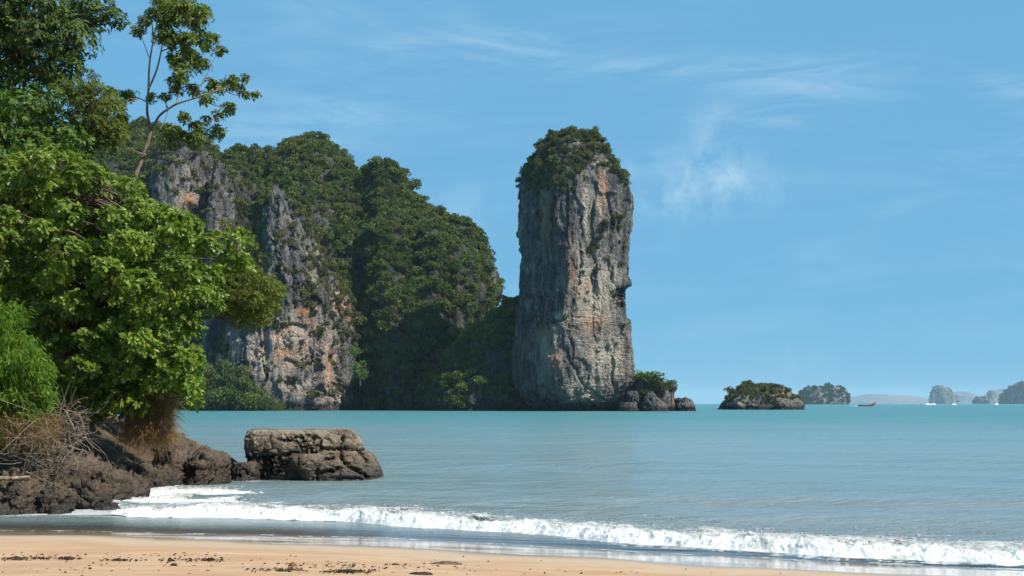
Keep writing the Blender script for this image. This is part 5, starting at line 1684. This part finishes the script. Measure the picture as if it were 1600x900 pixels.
# ---------------------------------------------------------------- litter on the sand
M_WEED = mat_shore_rock('dry_weed', (0.02, 0.014, 0.01), (0.07, 0.045, 0.028), (0.1, 0.07, 0.04))
def ground_at(px, py):
    """point of the beach seen at a photo position"""
    Yk = 24.0
    for _ in range(30):
        x = (px - 800) / F * Yk
        z = float(sand_z(np.array([x]), np.array([Yk]))[0])
        Yk = (CAMZ - z) * F / (py - HOR)
    return np.array([(px - 800) / F * Yk, Yk, z])


def pebble(name, px, py, w, h, label, cat, mat, seed, group=None, flatk=1.0):
    r = np.random.default_rng(seed)
    b0 = ground_at(px, py)
    R = w / 2 / F * b0[1]; Hh = h / F * b0[1]
    th = np.linspace(0, 2 * np.pi, 28, endpoint=False); ph = np.linspace(0.02, np.pi / 2 + 0.35, 14)
    Pp = np.stack([R * np.sin(ph)[:, None] * np.cos(th), 0.7 * R * flatk * np.sin(ph)[:, None] * np.sin(th), Hh * np.cos(ph)[:, None] * np.ones(28)], -1)
    q = Pp / R
    Pp = Pp * (1 + 0.28 * fbm(q * 1.6 + seed, 3)[..., None] + 0.16 * (cell(q * 1.8, seed)[2] - 0.5)[..., None])
    o = obj(name, grid_mesh(name, Pp, {'wet': np.zeros(Pp.shape[:2]), 'pale': np.zeros(Pp.shape[:2])}), mat, loc=tuple(b0))
    tag(o, label, cat, group)
    return o


M_HUSK = mat_shore_rock('husk', (0.06, 0.025, 0.01), (0.42, 0.19, 0.05), (0.4, 0.2, 0.08))
pebble('stone', 266, 877, 9, 6, 'dark round stone on the pale sand at left', 'stone', M_WEED, 1)
pebble('husk', 457, 885, 13, 7, 'brown and orange husk lying on the sand near the bottom', 'husk', M_HUSK, 2)
pebble('weed_mound', 698, 882, 50, 5, 'flat grey-brown mound of sand and weed at the wet edge', 'mound', mat_shore_rock('weed_sand', (0.07, 0.05, 0.035), (0.22, 0.16, 0.11), (0.2, 0.15, 0.1)), 3, flatk=0.6)
pebble('weed_clump', 657, 898, 36, 5, 'dark weed clump cut by the bottom edge near the middle', 'weed', M_WEED, 4, flatk=0.6)
pebble('weed_clump', 24, 874, 22, 5, 'largest dark weed clump in the drift line at far left', 'weed', M_WEED, 5, flatk=0.6)
pebble('weed_clump', 106, 874, 18, 5, 'dark weed clump in the drift line, second from the left edge', 'weed', M_WEED, 6, flatk=0.6)
pebble('weed_clump', 330, 875, 14, 4, 'small dark weed clump right of the round stone', 'weed', M_WEED, 7, flatk=0.6)
pebble('weed_clump', 185, 876, 16, 4, 'dark weed clump left of the round stone', 'weed', M_WEED, 8, flatk=0.6)
pebble('weed_clump', 618, 883, 14, 3, 'thin weed clump left of the flat mound', 'weed', M_WEED, 9, flatk=0.6)
pebble('weed_clump', 272, 884, 12, 4, 'tiny weed clump just below the round stone', 'weed', M_WEED, 10, flatk=0.6)
pebble('weed_clump', 545, 893, 30, 4, 'dark weed clump at the bottom right of the husk', 'weed', M_WEED, 11, flatk=0.6)
pebble('weed_clump', 442, 893, 22, 3, 'dark weed clump just below the husk', 'weed', M_WEED, 12, flatk=0.6)
r = np.random.default_rng(50)
uv = []
for (cx_, cy_, sx, sy, n) in ((25, 874, 16, 1.2, 90), (75, 873, 22, 1.0, 80), (106, 874, 10, 1.2, 70), (185, 876, 14, 1.2, 70), (60, 869, 60, 2.0, 30), (290, 876, 40, 2.0, 60), (330, 876, 12, 1.2, 50), (300, 868, 60, 2, 30), (440, 891, 22, 1.6, 90), (545, 894, 22, 1.5, 150), (500, 884, 60, 2, 60), (640, 886, 60, 4, 40), (200, 885, 160, 5, 25), (500, 880, 200, 6, 25), (120, 895, 120, 3, 16), (800, 893, 120, 3, 18), (950, 896, 120, 2, 8)):
    for _ in range(n):
        x = cx_ + sx * r.normal(); y = cy_ + sy * r.normal()
        if 853 < y < 905: uv.append((x, y))
uv = np.array(uv)
Yk = np.full(len(uv), 24.0)
for _ in range(12):
    x = (uv[:, 0] - 800) / F * Yk
    z = sand_z(x, Yk)
    Yk = (CAMZ - z) * F / (uv[:, 1] - HOR)
pos = np.stack([(uv[:, 0] - 800) / F * Yk, Yk, z + 0.012], 1)
ax = nrm(r.normal(size=(len(pos), 3)) * np.array([1, 0.5, 0.12]))
V, Fq = leaf_quads(pos, ax, 0.06, 0.03, r)
tint = r.random(len(pos))
M_LITTER = mat_leaf('litter', ((0.015, 0.010, 0.007), (0.05, 0.032, 0.02), (0.16, 0.10, 0.05)), 0.1, 0.8, 0.2)
tag(obj('drift_litter', mesh_from('drift_litter', V, Fq, False, fattrs={'tint': tint}), M_LITTER), 'scattered dark leaf and weed litter along the drift line', 'litter', kind='stuff')

# ---------------------------------------------------------------- the air over the bay
V, Fq = box_geo((0, 11000, 80), (40000, 22800, 180))
V[:, 2] = np.where(V[:, 2] < 50, -21.5, 172.0)
m = NT('haze')
m.t.nodes.remove(m.p)
vol = m.n('ShaderNodeVolumePrincipled')
vol.inputs['Color'].default_value = (0.66, 0.86, 1.0, 1)
vol.inputs['Density'].default_value = 0.000032
vol.inputs['Anisotropy'].default_value = 0.0
m.t.links.new(vol.outputs[0], m.out.inputs['Volume'])
hz = obj('haze', mesh_from('haze', V, Fq, False), m.m)
tag(hz, 'thin blue sea haze over the bay', 'haze', kind='stuff')
